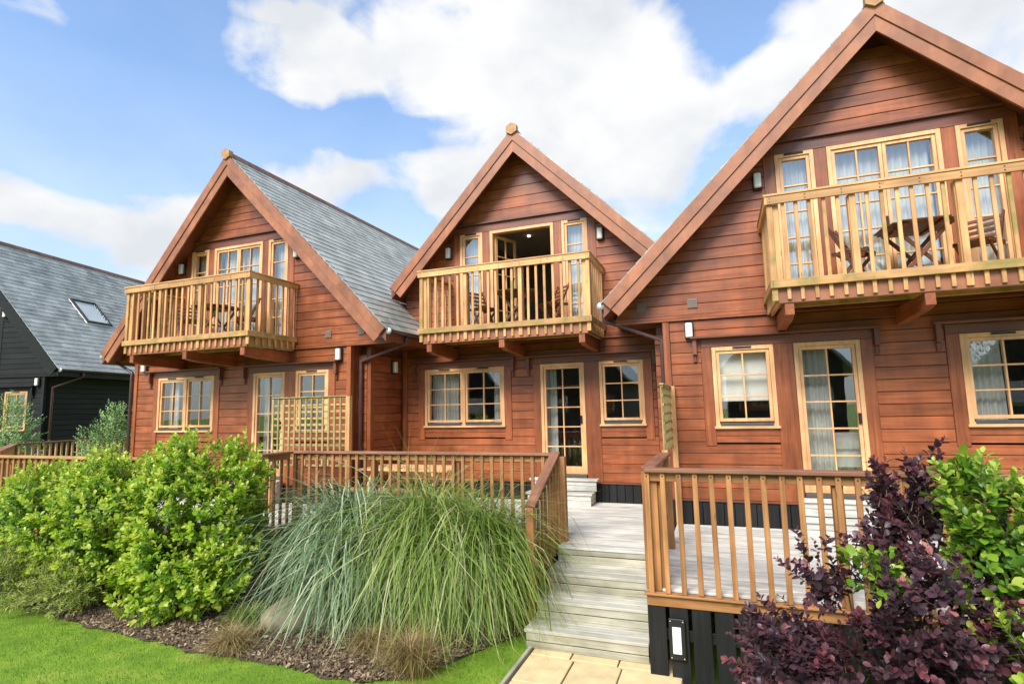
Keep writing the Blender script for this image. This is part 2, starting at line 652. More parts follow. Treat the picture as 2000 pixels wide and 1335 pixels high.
def beam(name, a, b, w, h, mat, parent=None, c=.004):
    """a bar from a to b, local X along it, w across, h high"""
    a, b = Vector(a), Vector(b)
    d = b - a
    x = d.normalized()
    z = Vector((0, 0, 1))
    if abs(x.z) > .98:
        z = Vector((0, 1, 0))
    y = z.cross(x).normalized()
    z = x.cross(y)
    rot = Matrix((x, y, z)).transposed()
    return cbox(name, (a + b) / 2, (d.length, w, h), mat, parent, c, rot)


class MB:
    def __init__(self):
        self.v, self.f, self.t = [], [], []

    def add(self, vs, fs, tint=None):
        o = len(self.v)
        self.v.extend(vs)
        self.f.extend(tuple(i + o for i in f) for f in fs)
        if tint is not None:
            self.t.extend([tint] * len(vs))

    def box(self, x0, x1, y0, y1, z0, z1, c=.003):
        vs, fs = cbox_data(x1 - x0, y1 - y0, z1 - z0, c)
        m_ = ((x0 + x1) / 2, (y0 + y1) / 2, (z0 + z1) / 2)
        self.add([(a + m_[0], b_ + m_[1], d + m_[2]) for a, b_, d in vs], fs)

    def prism(self, poly, y0, y1):
        """convex polygon in XZ extruded along Y"""
        n = len(poly)
        vs = [(x, y0, z) for x, z in poly] + [(x, y1, z) for x, z in poly]
        fs = [tuple(range(n)), tuple(range(n, 2 * n))] + [(i, (i + 1) % n, n + (i + 1) % n, n + i) for i in range(n)]
        self.add(vs, orient(vs, fs))

    def build(self, name, mat, parent=None, loc=(0, 0, 0), smooth=False):
        L_ = Vector(loc)
        vs = [(v[0] - L_.x, v[1] - L_.y, v[2] - L_.z) for v in self.v] if L_.length else self.v
        o = mesh_obj(name, vs, self.f, mat, loc, parent, smooth)
        if self.t:
            at = o.data.attributes.new('tint', 'FLOAT', 'POINT')
            at.data.foreach_set('value', self.t)
        return o


def prism(name, poly, y0, y1, mat, parent=None):
    mb = MB()
    cx_ = sum(p[0] for p in poly) / len(poly)
    cz_ = sum(p[1] for p in poly) / len(poly)
    mb.prism(poly, y0, y1)
    return mb.build(name, mat, parent, (cx_, (y0 + y1) / 2, cz_))


def tube(name, pts, r, mat, parent=None, n=10, closed_ends=True):
    pts = [Vector(p) for p in pts]
    vs, fs = [], []
    for i, p in enumerate(pts):
        if i == 0:
            d = pts[1] - p
        elif i == len(pts) - 1:
            d = p - pts[i - 1]
        else:
            d = (pts[i + 1] - p).normalized() + (p - pts[i - 1]).normalized()
        d.normalize()
        a = d.orthogonal().normalized() if abs(d.y) > .9 else Vector((0, 1, 0)).cross(d).normalized()
        b_ = d.cross(a)
        rr = r[i] if isinstance(r, (list, tuple)) else r
        for k in range(n):
            an = 2 * math.pi * k / n
            vs.append(tuple(p + a * math.cos(an) * rr + b_ * math.sin(an) * rr))
    for i in range(len(pts) - 1):
        for k in range(n):
            fs.append((i * n + k, i * n + (k + 1) % n, (i + 1) * n + (k + 1) % n, (i + 1) * n + k))
    if closed_ends:
        fs.append(tuple(reversed(range(n))))
        fs.append(tuple(range((len(pts) - 1) * n, len(pts) * n)))
    L_ = pts[0]
    vs = [(v[0] - L_.x, v[1] - L_.y, v[2] - L_.z) for v in vs]
    return mesh_obj(name, vs, fs, mat, L_, parent, True)


def siding_board(name, xb0, xb1, xt0, xt1, z0, z1, yf, mat, parent, th=.03):
    """horizontal weatherboard, bevelled at its top and bottom edge; front face at yf"""
    h = z1 - z0
    prof = [(th, 0), (.005, 0), (0, .005), (.0, h - .006), (.006, h), (th, h)]
    cx_, cz_ = (xb0 + xb1 + xt0 + xt1) / 4, (z0 + z1) / 2
    vs = []
    for side in (0, 1):
        for (dy, dz) in prof:
            f = dz / h
            x = (xb0 * (1 - f) + xt0 * f) if side == 0 else (xb1 * (1 - f) + xt1 * f)
            vs.append((x - cx_, dy - th / 2, z0 + dz - cz_))
    n = len(prof)
    fs = [tuple(range(n)), tuple(range(n, 2 * n))] + [(i, (i + 1) % n, n + (i + 1) % n, n + i) for i in range(n)]
    return mesh_obj(name, vs, orient(vs, fs), mat, (cx_, yf + th / 2, cz_), parent)


def side_board(name, X, sgn, y0, y1, z0, z1, mat, parent, th=.03):
    """the same board on a wall that faces +X or -X; outer face at X"""
    h = z1 - z0
    prof = [(th, 0), (.005, 0), (0, .005), (.0, h - .006), (.006, h), (th, h)]
    cy_, cz_ = (y0 + y1) / 2, (z0 + z1) / 2
    vs = []
    for y in (y0, y1):
        for (dx, dz) in prof:
            vs.append((-sgn * dx, y - cy_, z0 + dz - cz_))
    n = len(prof)
    fs = [tuple(range(n)), tuple(range(n, 2 * n))] + [(i, (i + 1) % n, n + (i + 1) % n, n + i) for i in range(n)]
    return mesh_obj(name, vs, orient(vs, fs), mat, (X, cy_, cz_), parent)


def subtract(iv, cuts):
    out_ = [iv]
    for (a, b_) in cuts:
        nxt = []
        for (x0, x1) in out_:
            if b_ <= x0 or a >= x1:
                nxt.append((x0, x1))
            else:
                if a > x0:
                    nxt.append((x0, a))
                if b_ < x1:
                    nxt.append((b_, x1))
        out_ = nxt
    return [(a, b_) for a, b_ in out_ if b_ - a > .03]


# ------------------------------------------------------------------ house
ZG = -2.57            # path and lawn level (eye level is z = 0)
ZDECK = -1.79
ZPL = -1.42           # top of the black plinth
ZMID = 1.33           # ledge between the storeys
HEAD, SILL, DBOT = .85, -.35, -1.28
UHEAD, UBOT, DRIP = 3.73, 1.5, 3.90
PITCHZ = .17


def window(house, x0, x1, z0, z1, Y, cols, rows, kind='window', pine='pine', vent=True, sill=True, casements=1, handle=None, lights=None):
    """pine frame set in the wall; panes and glazing bars are pieces of their own"""
    mb = MB()
    fw = .058
    yf, yb = Y - .052, Y + .09
    mb.box(x0, x0 + fw, yf, yb, z0, z1)
    mb.box(x1 - fw, x1, yf, yb, z0, z1)
    mb.box(x0 + fw, x1 - fw, yf, yb, z1 - fw, z1)
    mb.box(x0 + fw, x1 - fw, yf, yb, z0, z0 + (.04 if kind == 'window' else .03))
    bays = []
    w = (x1 - x0 - 2 * fw) / casements
    mul = .07 if kind == 'window' else 0.0
    for i in range(casements):
        a = x0 + fw + i * w
        b_ = a + w
        if i > 0:
            a += mul / 2
        if i < casements - 1:
            b_ -= mul / 2
            if mul:
                mb.box(b_, b_ + mul, yf, yb, z0 + .04, z1 - fw)
        bays.append((a, b_))
    zi0 = z0 + (.075 if kind == 'window' else .03)
    zi1 = z1 - fw
    st = .048
    cx_, cz_ = (x0 + x1) / 2, (z0 + z1) / 2
    inner = []
    for (a, b_) in bays:
        ys, ye = Y - .03, Y + .06
        bot = st if kind == 'window' else .11
        mb.box(a + .003, a + st, ys, ye, zi0, zi1)
        mb.box(b_ - st, b_ - .003, ys, ye, zi0, zi1)
        mb.box(a + st, b_ - st, ys, ye, zi1 - st, zi1 - .003)
        mb.box(a + st, b_ - st, ys, ye, zi0, zi0 + bot)
        inner.append((a + st, b_ - st, zi0 + bot, zi1 - st))
    fr_ = mb.build(kind, pine + '_z', house, (cx_, Y, cz_))
    for (a, b_, c0, c1) in inner:
        pw, ph = (b_ - a) / cols, (c1 - c0) / rows
        for i in range(1, cols):
            x = a + i * pw
            bx('glazing_bar', x - .011, x + .011, Y - .022, Y + .03, c0, c1, pine + '_z', fr_, .003)
        for j in range(1, rows):
            z = c0 + j * ph
            bx('glazing_bar', a, b_, Y - .0195, Y + .0275, z - .011, z + .011, pine + '_x', fr_, .003)
        for i in range(cols):
            for j in range(rows):
                px0, px1 = a + i * pw, a + (i + 1) * pw
                pz0, pz1 = c0 + j * ph, c0 + (j + 1) * ph
                bx('pane', px0 + .002, px1 - .002, Y + .004, Y + .010, pz0 + .002, pz1 - .002, 'glass', fr_, .0005)
    if kind == 'window' and sill:
        bx('sill', x0 - .02, x1 + .02, Y - .085, Y - .0, z0 - .03, z0 + .008, pine + '_x', fr_)
        for (a, b_) in bays:
            bx('weather_bar', a + .01, b_ - .01, Y - .058, Y - .005, z0 + .010, z0 + .062, 'weather_bar', fr_)
    if vent:
        for (a, b_) in bays:
            m_ = (a + b_) / 2
            bx('trickle_vent', m_ - .13, m_ + .13, yf - .018, yf - .001, z1 - .034, z1 - .008, 'dark_slot', fr_)
    if handle is not None:
        hx, hz = handle
        bx('handle', hx - .018, hx + .018, Y - .062, Y - .031, hz - .075, hz + .075, 'black_metal', fr_, .008)
    return fr_


def wall_light(house, x, z, Y, sgn=0):
    """bulkhead lamp: black base plate, ribbed rounded white lens"""
    base = bx('wall_light', x - .065, x + .065, Y - .045, Y - .0, z - .135, z + .135, 'black_metal', house, .015)
    bx('lens', x - .052, x + .052, Y - .115, Y - .046, z - .115, z + .115, 'lens', base, .03)
    bx('cage', x - .06, x + .06, Y - .085, Y - .06, z - .125, z - .116, 'black_metal', base, .002)
    bx('cage', x - .06, x + .06, Y - .085, Y - .06, z + .116, z + .125, 'black_metal', base, .002)
    return base


def slate_roof(roof, ridge, eave, y0, y1, keep=0, hole=None, ylim=None):
    """courses of slates laid on one slope. ridge, eave: (x, z) of the slope's top and foot.
    ylim(x) gives the far end of the course, where a neighbour's wall cuts the slope short"""
    rx, rz = ridge
    ex, ez = eave
    d = Vector((ex - rx, 0, ez - rz))
    Ls = d.length
    d.normalize()
    sg = 1 if ex > rx else -1
    n_ = Vector((-d.z * sg, 0, d.x * sg)).normalized()
    if n_.z < 0:
        n_ = -n_
    expo, wid, th = .205, .30, .017
    rows = int(Ls / expo)
    items = []
    for r in range(rows + 1):
        s = Ls + .04 - r * expo
        if s < .2:
            break
        ye = ylim(rx + d.x * s) if ylim else y1
        y = y0 - (r % 2) * wid * .5
        while y < ye:
            a, b_ = max(y0, y), min(y + wid, ye)
            y += wid
            if b_ - a < .06:
                continue
            if hole and hole[0] < (a + b_) / 2 < hole[1] and hole[2] < s - expo / 2 < hole[3]:
                continue
            items.append((s, a, b_))
    R_ = Matrix((d, Vector((0, 1, 0)), n_)).transposed()
    if R_.determinant() < 0:
        R_ = Matrix((d, Vector((0, -1, 0)), n_)).transposed()
    tilt = Matrix.Rotation(-.030, 3, 'Y')

    def place(s, a, b_):
        top = Vector((rx, 0, rz)) + d * (s - .135) + n_ * .011
        return Vector((top.x, (a + b_) / 2, top.z))
    items.sort(key=lambda t_: place(*t_).length)
    rnd = random.Random(5)
    mb = MB()
    for k, (s, a, b_) in enumerate(items):
        p = place(s, a, b_)
        jit = Matrix.Rotation(rnd.uniform(-.008, .008), 3, 'X') @ Matrix.Rotation(-.052 - rnd.uniform(-.006, .014), 3, 'Y')
        w = b_ - a - .006
        if k < keep:
            cbox('slate', p, (.27, round(w, 2), th), 'slate', roof, .002, R_ @ jit)
        else:
            M3 = R_ @ jit
            h = (.135, w / 2, th / 2)
            vs = [tuple(M3 @ Vector((i * h[0], j * h[1], q * h[2])) + p) for i in (-1, 1) for j in (-1, 1) for q in (-1, 1)]
            fs = [(0, 1, 3, 2), (4, 6, 7, 5), (0, 4, 5, 1), (2, 3, 7, 6), (1, 5, 7, 3), (0, 2, 6, 4)]
            mb.add(vs, orient(vs, fs))
    if mb.v:
        o = mb.build('slate_field', 'slate', roof)
        o['kind'] = 'stuff'


def house(label, c, Y, wl_, wr_, apex, eL, eR, groups, stain='siding', trim='trim', barge='barge', gable_pitch=.17, depth=9.0,
          slatesL=0, slatesR=0, ylimR=None, ylimL=None, hole=None, xclip=None, opendoor=False, roofcut=None, group='gabled timber chalets in a row', upper=True, lights=True, balcony_on=True):
    H = thing('house', label, 'house', (c, Y + .3, ZG))
    H['group'] = group
    sx_ = stain + '_x'
    tx, tz = trim + '_x', trim + '_z'
    ax_, az_ = apex
    OVH = .45
    DROP = .24                       # soffit lies this far (vertically) under the slate line
    slL = (az_ - eL[1]) / (ax_ - eL[0])
    slR = (az_ - eR[1]) / (eR[0] - ax_)

    def lim(z):
        """gable wall limits at height z"""
        a = ax_ - (az_ - DROP - z) / slL
        b_ = ax_ + (az_ - DROP - z) / slR
        a, b_ = max(a, eL[0] + .12), min(b_, eR[0] - .12)
        if xclip:
            a, b_ = max(a, xclip[0]), min(b_, xclip[1])
        return a, b_
    # openings (glass holes) in the backing wall
    holes, surrounds = [], []
    for g in groups:
        xs = [o_[1] for o_ in g] + [o_[2] for o_ in g]
        a, b_ = min(xs), max(xs)
        for k, x0, x1 in g:
            zb = DBOT if k == 'door' else SILL
            holes.append((x0 + .01, x1 - .01, zb + .01, HEAD - .01))
    uw = []
    if upper:
        uw = [('window', c - 1.40, c - .87), ('door', c - .70, c + .70), ('window', c + .87, c + 1.40)]
        for k, x0, x1 in uw:
            holes.append((x0 + .01, x1 - .01, UBOT + .01, UHEAD - .01))
    # backing wall built round the openings
    zs = sorted(set([ZPL, ZMID, DRIP, az_ - DROP] + [h[2] for h in holes] + [h[3] for h in holes]))
    mb = MB()
    for z0, z1 in zip(zs[:-1], zs[1:]):
        zm = (z0 + z1) / 2
        if z1 <= ZMID + 1e-6:
            L0 = L1 = (wl_, wr_)
        else:
            L0, L1 = lim(z0), lim(z1)
        cuts = [(h[0], h[1]) for h in holes if h[2] < zm < h[3]]
        lo, hi = max(L0[0], L1[0]), min(L0[1], L1[1])
        if not cuts:
            mb.prism([(L0[0], z0), (L0[1], z0), (L1[1] + 1e-3, z1), (L1[0], z1)], Y + .001, Y + .14)
        else:
            segs = subtract((lo, hi), cuts)
            for i, (p, q) in enumerate(segs):
                pb, pt, qb, qt = p, p, q, q
                if abs(p - lo) < 1e-6:
                    pb, pt = L0[0], L1[0]
                if abs(q - hi) < 1e-6:
                    qb, qt = L0[1], L1[1]
                mb.prism([(pb, z0), (qb, z0), (qt, z1), (pt, z1)], Y + .001, Y + .14)
    wall = mb.build('wall', tx, H, (c, Y, 0))
    # plinth of black boards
    x = wl_
    while x < wr_ - .02:
        e = min(x + .148, wr_)
        bx('plinth_board', x + .004, e - .004, Y - .035 - random.uniform(0, .006), Y + .02, ZG, ZPL - .032, 'black_z', H)
        x = e
    bx('plinth_sill', wl_, wr_, Y - .06, Y - .0005, ZPL - .03, ZPL, tx, H)
    # lower boards
    gcuts = []
    for g in groups:
        for k, x0, x1 in g:
            gcuts.append((x0 - .155, x1 + .155, (ZPL if k == 'door' else SILL - .28), HEAD + .17))
    z = ZPL + .002
    while z < ZMID - .10:
        z1 = min(z + PITCHZ - .008, ZMID - .045)
        zm = (z + z1) / 2
        cuts = [(g[0], g[1]) for g in gcuts if g[2] < zm < g[3]]
        for a, b_ in subtract((wl_ + .105, wr_ - .105), cuts):
            siding_board('siding_board', a + .002, b_ - .002, a + .002, b_ - .002, z, z1, Y - .03, sx_, wall)
        z += PITCHZ
    for g in groups:
        if g[0][0] == 'window' and len(g) == 1 or True:
            for k, x0, x1 in g:
                if k == 'window':        # board under the sill inside the surround
                    siding_board('apron_board', x0 - .03, x1 + .03, x0 - .03, x1 + .03, SILL - .265, SILL - .14, Y - .03, sx_, wall)
                    siding_board('apron_board', x0 - .03, x1 + .03, x0 - .03, x1 + .03, SILL - .134, SILL - .032, Y - .03, sx_, wall)
    # ledge between the storeys
    la, lb = lim(ZMID + .02)
    if xclip:
        la, lb = xclip
    bx('ledge', la, lb, Y - .075, Y - .001, ZMID - .038, ZMID - .003, stain + '_x', H)
    bx('ledge', la, lb, Y - .05, Y - .001, ZMID, ZMID + .052, stain + '_x', H)
    # corner posts
    bx('corner_post', wl_ - .002, wl_ + .10, Y - .055, Y + .06, ZPL - .03, ZMID - .04, stain + '_z', H)
    bx('corner_post', wr_ - .10, wr_ + .002, Y - .055, Y + .06, ZPL - .03, ZMID - .04, stain + '_z', H)
    # upper boards up to the drip board, then the gable
    z = ZMID + .056
    while z < az_ - DROP - .12:
        top = z < DRIP - .02
        p_ = PITCHZ if top else gable_pitch
        z1 = z + p_ - .008
        if top:
            z1 = min(z1, DRIP - .012)
        L0, L1 = lim(z), lim(z1)
        cuts = []
        if top and upper and z1 > UBOT - .2:
            cuts = [(c - 1.56, c + 1.56)]
        if L1[1] - L1[0] > .15:
            lo, hi = L0
            segs = subtract((lo, hi), cuts)
            for (p, q) in segs:
                pt = L1[0] if abs(p - lo) < 1e-6 else p
                qt = L1[1] if abs(q - hi) < 1e-6 else q
                if qt - pt > .04:
                    siding_board('siding_board', p + .002, q - .002, pt + .002, qt - .002, z, z1, Y - .03, sx_, wall)
        z += p_
        if top and z > DRIP - .05:
            z = DRIP + .045
    a, b_ = lim(DRIP)
    bx('drip_board', a + .02, b_ - .02, Y - .10, Y - .001, DRIP, DRIP + .04, tx, H)
    if upper:
        bx('head_board', c - 1.56, c + 1.56, Y - .045, Y - .001, UHEAD + .003, DRIP - .003, tx, H)
        for x0, x1 in ((c - 1.56, c - 1.403), (c - .867, c - .703), (c + .703, c + .867), (c + 1.403, c + 1.56)):
            bx('surround_board', x0, x1, Y - .042, Y - .001, UBOT - .12, UHEAD, stain + '_z', H)
        for k, x0, x1 in uw:
            if k == 'window':
                window(H, x0, x1, UBOT, UHEAD, Y, 1, 5, 'window', vent=True, sill=False)
            elif not opendoor:
                window(H, x0, x1, UBOT, UHEAD, Y, 2, 5, 'door', vent=False, casements=2, handle=(c - .03, 2.5))
            else:
                mb = MB()
                mb.box(x0, x0 + .065, Y - .052, Y + .09, UBOT, UHEAD)
                mb.box(x1 - .065, x1, Y - .052, Y + .09, UBOT, UHEAD)
                mb.box(x0 + .065, x1 - .065, Y - .052, Y + .09, UHEAD - .06, UHEAD)
                mb.box(x0 + .065, x1 - .065, Y - .052, Y + .09, UBOT, UBOT + .03)
                df = mb.build('door', 'pine_z', H, (c, Y, 2.6))
                for hx, ang in ((x0 + .07, rad(66)), (x1 - .07, rad(102))):
                    # the open leaf swings into the room
                    sg = 1 if hx < c else -1
                    ml = MB()
                    w_ = .63
                    z0_, z1_ = UBOT + .035, UHEAD - .065
                    for (p, q, r_, s2) in ((0, .06, z0_, z1_), (w_ - .06, w_, z0_, z1_), (.06, w_ - .06, z1_ - .06, z1_), (.06, w_ - .06, z0_, z0_ + .12)):
                        ml.box(sg * p if sg > 0 else -q, sg * q if sg > 0 else -p, -.022, .022, r_ - 2.6, s2 - 2.6)
                    for j in range(1, 5):
                        zz = z0_ + .12 + j * (z1_ - z0_ - .18) / 5 - 2.6
                        ml.box(min(sg * .06, sg * (w_ - .06)), max(sg * .06, sg * (w_ - .06)), -.015, .015, zz - .011, zz + .011)
                    ml.box(sg * w_ / 2 - .011, sg * w_ / 2 + .011, -.016, .016, z0_ + .12 - 2.6, z1_ - .06 - 2.6)
                    lf = ml.build('door_leaf', 'pine_z', df, (0, 0, 0))
                    lf.location = Vector((hx, Y + .07, 2.6)) - ORG[df]
                    lf.rotation_euler = (0, 0, sg * ang)
    # lower openings
    for g in groups:
        xs = [o_[1] for o_ in g] + [o_[2] for o_ in g]
        a, b_ = min(xs), max(xs)
        first, last = min(g, key=lambda o_: o_[1]), max(g, key=lambda o_: o_[1])
        zL = ZPL if first[0] == 'door' else SILL - .28
        zR = ZPL if last[0] == 'door' else SILL - .28
        bx('surround_board', a - .153, a - .003, Y - .046, Y - .001, zL, HEAD + .004, stain + '_z', H)
        bx('surround_board', b_ + .003, b_ + .153, Y - .046, Y - .001, zR, HEAD + .004, stain + '_z', H)
        if len(g) == 2:
            m0, m1 = first[2], last[1]
            bx('surround_board', m0 + .003, m1 - .003, Y - .046, Y - .001, ZPL, HEAD + .004, stain + '_z', H)
        bx('head_board', a - .153, b_ + .153, Y - .05, Y - .001, HEAD + .006, HEAD + .135, tx, H)
        hood = bx('window_hood', a - .30, b_ + .25, Y - .17, Y - .001, HEAD + .138, HEAD + .168, tx, H)
        for xb in (a - .24, b_ + .20):
            prism('bracket', [(xb - .03, HEAD + .137), (xb + .03, HEAD + .137), (xb + .03, HEAD - .10), (xb - .03, HEAD - .10)], Y - .12, Y - .001, tz, hood)
            bx('bracket_tail', xb - .025, xb + .025, Y - .07, Y - .0015, HEAD - .22, HEAD - .10, tz, hood, .02)
        for k, x0, x1 in g:
            if k == 'door':
                flip = x1 - .085 if c > x0 - 50 and (first[0] == 'door' or True) else x0
                window(H, x0, x1, DBOT, HEAD, Y, 2, 5, 'door', vent=False, handle=(x1 - .085 if g[0][0] == 'door' or True else x0, -.25))
                bx('threshold', x0, x1, Y - .12, Y + .0, DBOT - .055, DBOT - .004, 'weather_bar', H)
                bx('threshold', x0 + .01, x1 - .01, Y - .09, Y + .0, DBOT - .13, DBOT - .058, 'deck_x', H)
            elif x1 - x0 > 1.2:
                window(H, x0, x1, SILL, HEAD, Y, 2, 3, 'window', casements=2)
            else:
                window(H, x0, x1, SILL, HEAD, Y, 2, 3, 'window')
    # shell: side and back walls, floors
    mb = MB()
    yb = Y + depth - .5
    t_ = .12
    hL, hR = lim(ZMID + .02)
    mb.box(wl_, wl_ + t_, Y + .145, yb, ZG, ZMID, .001)
    mb.box(wr_ - t_, wr_, Y + .145, yb, ZG, ZMID, .001)
    mb.prism([(wl_, ZG), (wr_, ZG), (wr_, ZMID), (wl_, ZMID)], yb - .1, yb)
    mb.prism([(wl_, ZMID + .001), (wr_, ZMID + .001), (ax_, az_ - .6), ], yb - .1, yb)
    sh = mb.build('side_wall', stain + '_y' if stain != 'black' else 'black_y', H)
    mb = MB()
    mb.box(wl_ + .13, wr_ - .13, Y + .15, yb - .11, DBOT - .12, DBOT - .02, .001)
    mb.box(wl_ + .13, wr_ - .13, Y + .15, yb - .11, ZMID - .2, ZMID + .08, .001)
    mb.box(wl_ + .13, wr_ - .13, Y + 3.9, Y + 4.0, DBOT, ZMID - .21, .001)
    mb.prism([(c - 2.3, ZMID + .09), (c + 2.3, ZMID + .09), (c + 1.0, 4.4), (c - 1.0, 4.4)], Y + 3.9, Y + 4.0)
    mb.box(c - 1.5, c + 1.5, Y + .15, Y + 3.9, 4.0, 4.06, .001)
    mb.build('interior', 'interior', H)
    # roof deck, soffit, barges
    y0 = Y - OVH
    y1 = Y + depth
    sf = .10                             # roof build-up under the slates

    def slope_poly(e, t0, t1, cutx=None):
        """band of the slope between vertical offsets t0 and t1 under the slate line"""
        ex, ez = e
        if cutx is not None:
            f = (cutx - ax_) / (ex - ax_)
            ex, ez = cutx, az_ + (ez - az_) * f
        return [(ax_, az_ - t0), (ex, ez - t0), (ex, ez - t1), (ax_, az_ - t1)]
    mb = MB()
    for e, yl, nm in ((eL, ylimL, 0), (eR, ylimR, 1)):
        if roofcut and roofcut.get(nm):
            yc, xc = roofcut[nm]
            mb.prism(slope_poly(e, .02, DROP), y0 + .03, yc)
            mb.prism(slope_poly(e, .02, DROP, xc), yc + .001, y1)
        else:
            mb.prism(slope_poly(e, .02, DROP), y0 + .03, y1)
    roof = mb.build('roof', trim + '_y', H, (ax_, Y, az_))
    slate_roof(roof, (ax_, az_), eL, y0 + .0, y1, slatesL, None, ylimL)
    slate_roof(roof, (ax_, az_), eR, y0 + .0, y1, slatesR, hole, ylimR)
    for e in (eL, eR):
        ex, ez = e
        d = Vector((ex - ax_, ez - az_))
        Ln = d.length
        d.normalize()
        nn = Vector((-d.y, d.x))
        if nn.y > 0:
            nn = -nn
        A = Vector((ax_, az_))
        for k, (o0, o1, ya, yb_) in enumerate(((.0, .168, y0 - .03, y0 + .028), (.172, .335, y0 - .008, y0 + .026))):
            # the two boards of one side meet the other side's at the ridge in a plumb cut
            sl = abs(d.y / d.x)
            dz0, dz1 = o0 * math.hypot(1, sl), o1 * math.hypot(1, sl)
            E0, E1 = A + d * Ln + nn * o0, A + d * Ln + nn * o1
            prism('barge_board', [(ax_, az_ - dz0), (E0.x, E0.y), (E1.x, E1.y), (ax_, az_ - dz1)], ya, yb_, barge + '_x', roof)
    # ridge: tiles along the top, six sided end block
    y = y0 - .0
    ye = y1
    k = 0
    while y < ye:
        poly = [(ax_ - .14, az_ - .105), (ax_ - .075, az_ + .03), (ax_, az_ + .062), (ax_ + .075, az_ + .03), (ax_ + .14, az_ - .105)]
        prism('ridge_tile', poly, y + (.003 if k else 0), min(y + .45, ye), 'ridge', roof)
        y += .45
        k += 1
    hexp = [(ax_ + .13 * math.cos(rad(30 + 60 * i)), az_ - .015 + .125 * math.sin(rad(30 + 60 * i))) for i in range(6)]
    prism('ridge_end', hexp, y0 - .07, y0 + .04, 'ridge_end', roof)
    if lights:
        for s in (-1, 1):
            wall_light(H, c + s * 1.66, 3.35, Y - .031)
    return H, lim


def balcony(H, c, Y, half=1.66, sag=0.0):
    yF = Y - 1.30
    zF = 1.50
    x0, x1 = c - half, c + half
    root = bx('balcony', x0 + .05, x1 - .05, yF + .035, yF + .075, 1.25, 1.462, 'barge_x', H)    # front joist
    for xs in (x0 + .05, x1 - .09):
        bx('side_joist', xs, xs + .04, yF + .08, Y - .05, 1.255, 1.46, 'mossy_y', root)
    y = yF + .085
    while y < Y - .10:
        bx('floor_board', x0 + .095, x1 - .095, y, y + .118, 1.463, 1.49, 'mossy_x', root)
        y += .125
    for k in range(2):
        yy = yF + .40 + .42 * k
        bx('joist', x0 + .095, x1 - .095, yy, yy + .045, 1.305, 1.461, 'mossy_x', root)
    # cantilever beams with sloped ends
    for xb in (x0 + .12, c - .05, x1 - .22):
        mb = MB()
        prof = [(Y - .002, 1.30), (Y - .002, .95), (Y - .35, 1.02), (Y - 1.05, 1.10), (yF + .06, 1.10), (yF + .06, 1.245), (Y - .4, 1.245)]
        prof = [(Y - .002, 1.245), (Y - .002, 1.02), (yF + .30, 1.06), (yF + .05, 1.10), (yF + .05, 1.245)]
        vs = [(xb, y_, z_) for y_, z_ in prof] + [(xb + .105, y_, z_) for y_, z_ in prof]
        n = len(prof)
        fs = [tuple(range(n)), tuple(range(n, 2 * n))] + [(i, (i + 1) % n, n + (i + 1) % n, n + i) for i in range(n)]
        mb.add(vs, orient(vs, fs))
        mb.build('beam', 'siding_y', root, (xb + .05, Y - .6, 1.17))
    # balusters hang behind the rails and show their feet under the bottom rail
    nb = 21
    for i in range(nb + 1):
        x = x0 + .022 + i * (2 * half - .044) / nb
        post = i in (0, 6, 13, nb)
        w = .036 if post else .0225
        j = random.uniform(-.006, .006)
        bx('baluster', x - w + j * .4, x + w + j * .4, yF + (.004), yF + .032, 1.285 + j, 2.56, 'mossy_z' if i % 4 == 0 else 'rail_z', root).rotation_euler = (0, random.gauss(0, .004), random.gauss(0, .02))
        if post and 0 < i < nb:
            bx('post', x - .045, x + .045, yF + .034, yF + .124, 1.49, 2.555, 'rail_z', root)
    for xs in (x0 + .04, x1 - .13):
        bx('post', xs, xs + .09, yF + .036, yF + .126, 1.49, 2.553, 'rail_z', root)
    ns = 7
    for s, xx in ((-1, x0), (1, x1)):
        for i in range(1, ns + 1):
            y = yF + .06 + i * (1.20) / (ns + .3)
            bx('baluster', xx + (.004 if s < 0 else -.032), xx + (.032 if s < 0 else -.004), y - .0225, y + .0225, 1.285 + random.uniform(-.006, .006), 2.56, 'rail_z', root)
        bx('side_rail', xx - .034 if s < 0 else xx + .0, xx if s < 0 else xx + .034, yF - .034, Y - .04, 2.545, 2.648, 'rail_y', root)
        bx('side_rail', xx - .034 if s < 0 else xx + .0, xx if s < 0 else xx + .034, yF - .034, Y - .04, 1.442, 1.545, 'mossy_y', root)
        bx('side_cap', xx - .045 if s < 0 else xx - .065, xx + .065 if s < 0 else xx + .045, yF + .086, Y - .04, 2.651, 2.677, 'rail_y', root)
    bx('top_rail', x0 + .001, x1 - .001, yF - .033, yF + .002, 2.545, 2.648, 'rail_x', root)
    for i in range(9):
        for zz in (2.62, 2.575):
            xx = x0 + .03 + i * (2 * half - .06) / 8
            bx('screw', xx - .007, xx + .007, yF - .036, yF - .0325, zz - .007, zz + .007, 'black_metal', root, .001)
    bx('bottom_rail', x0 + .001, x1 - .001, yF - .033, yF + .002, 1.442, 1.545, 'mossy_x', root)
    bx('cap_rail', x0 - .045, x1 + .045, yF - .045, yF + .083, 2.651, 2.68, 'rail_x', root)
    return root


Y1, Y2, Y3, Y0 = 9.093, 10.523, 8.982, 11.1
C1, C2, C3, C0 = -9.84, -3.68, 2.38, -22.65


def W(a, b_):
    return ('window', a, b_)


def D(a, b_):
    return ('door', a, b_)


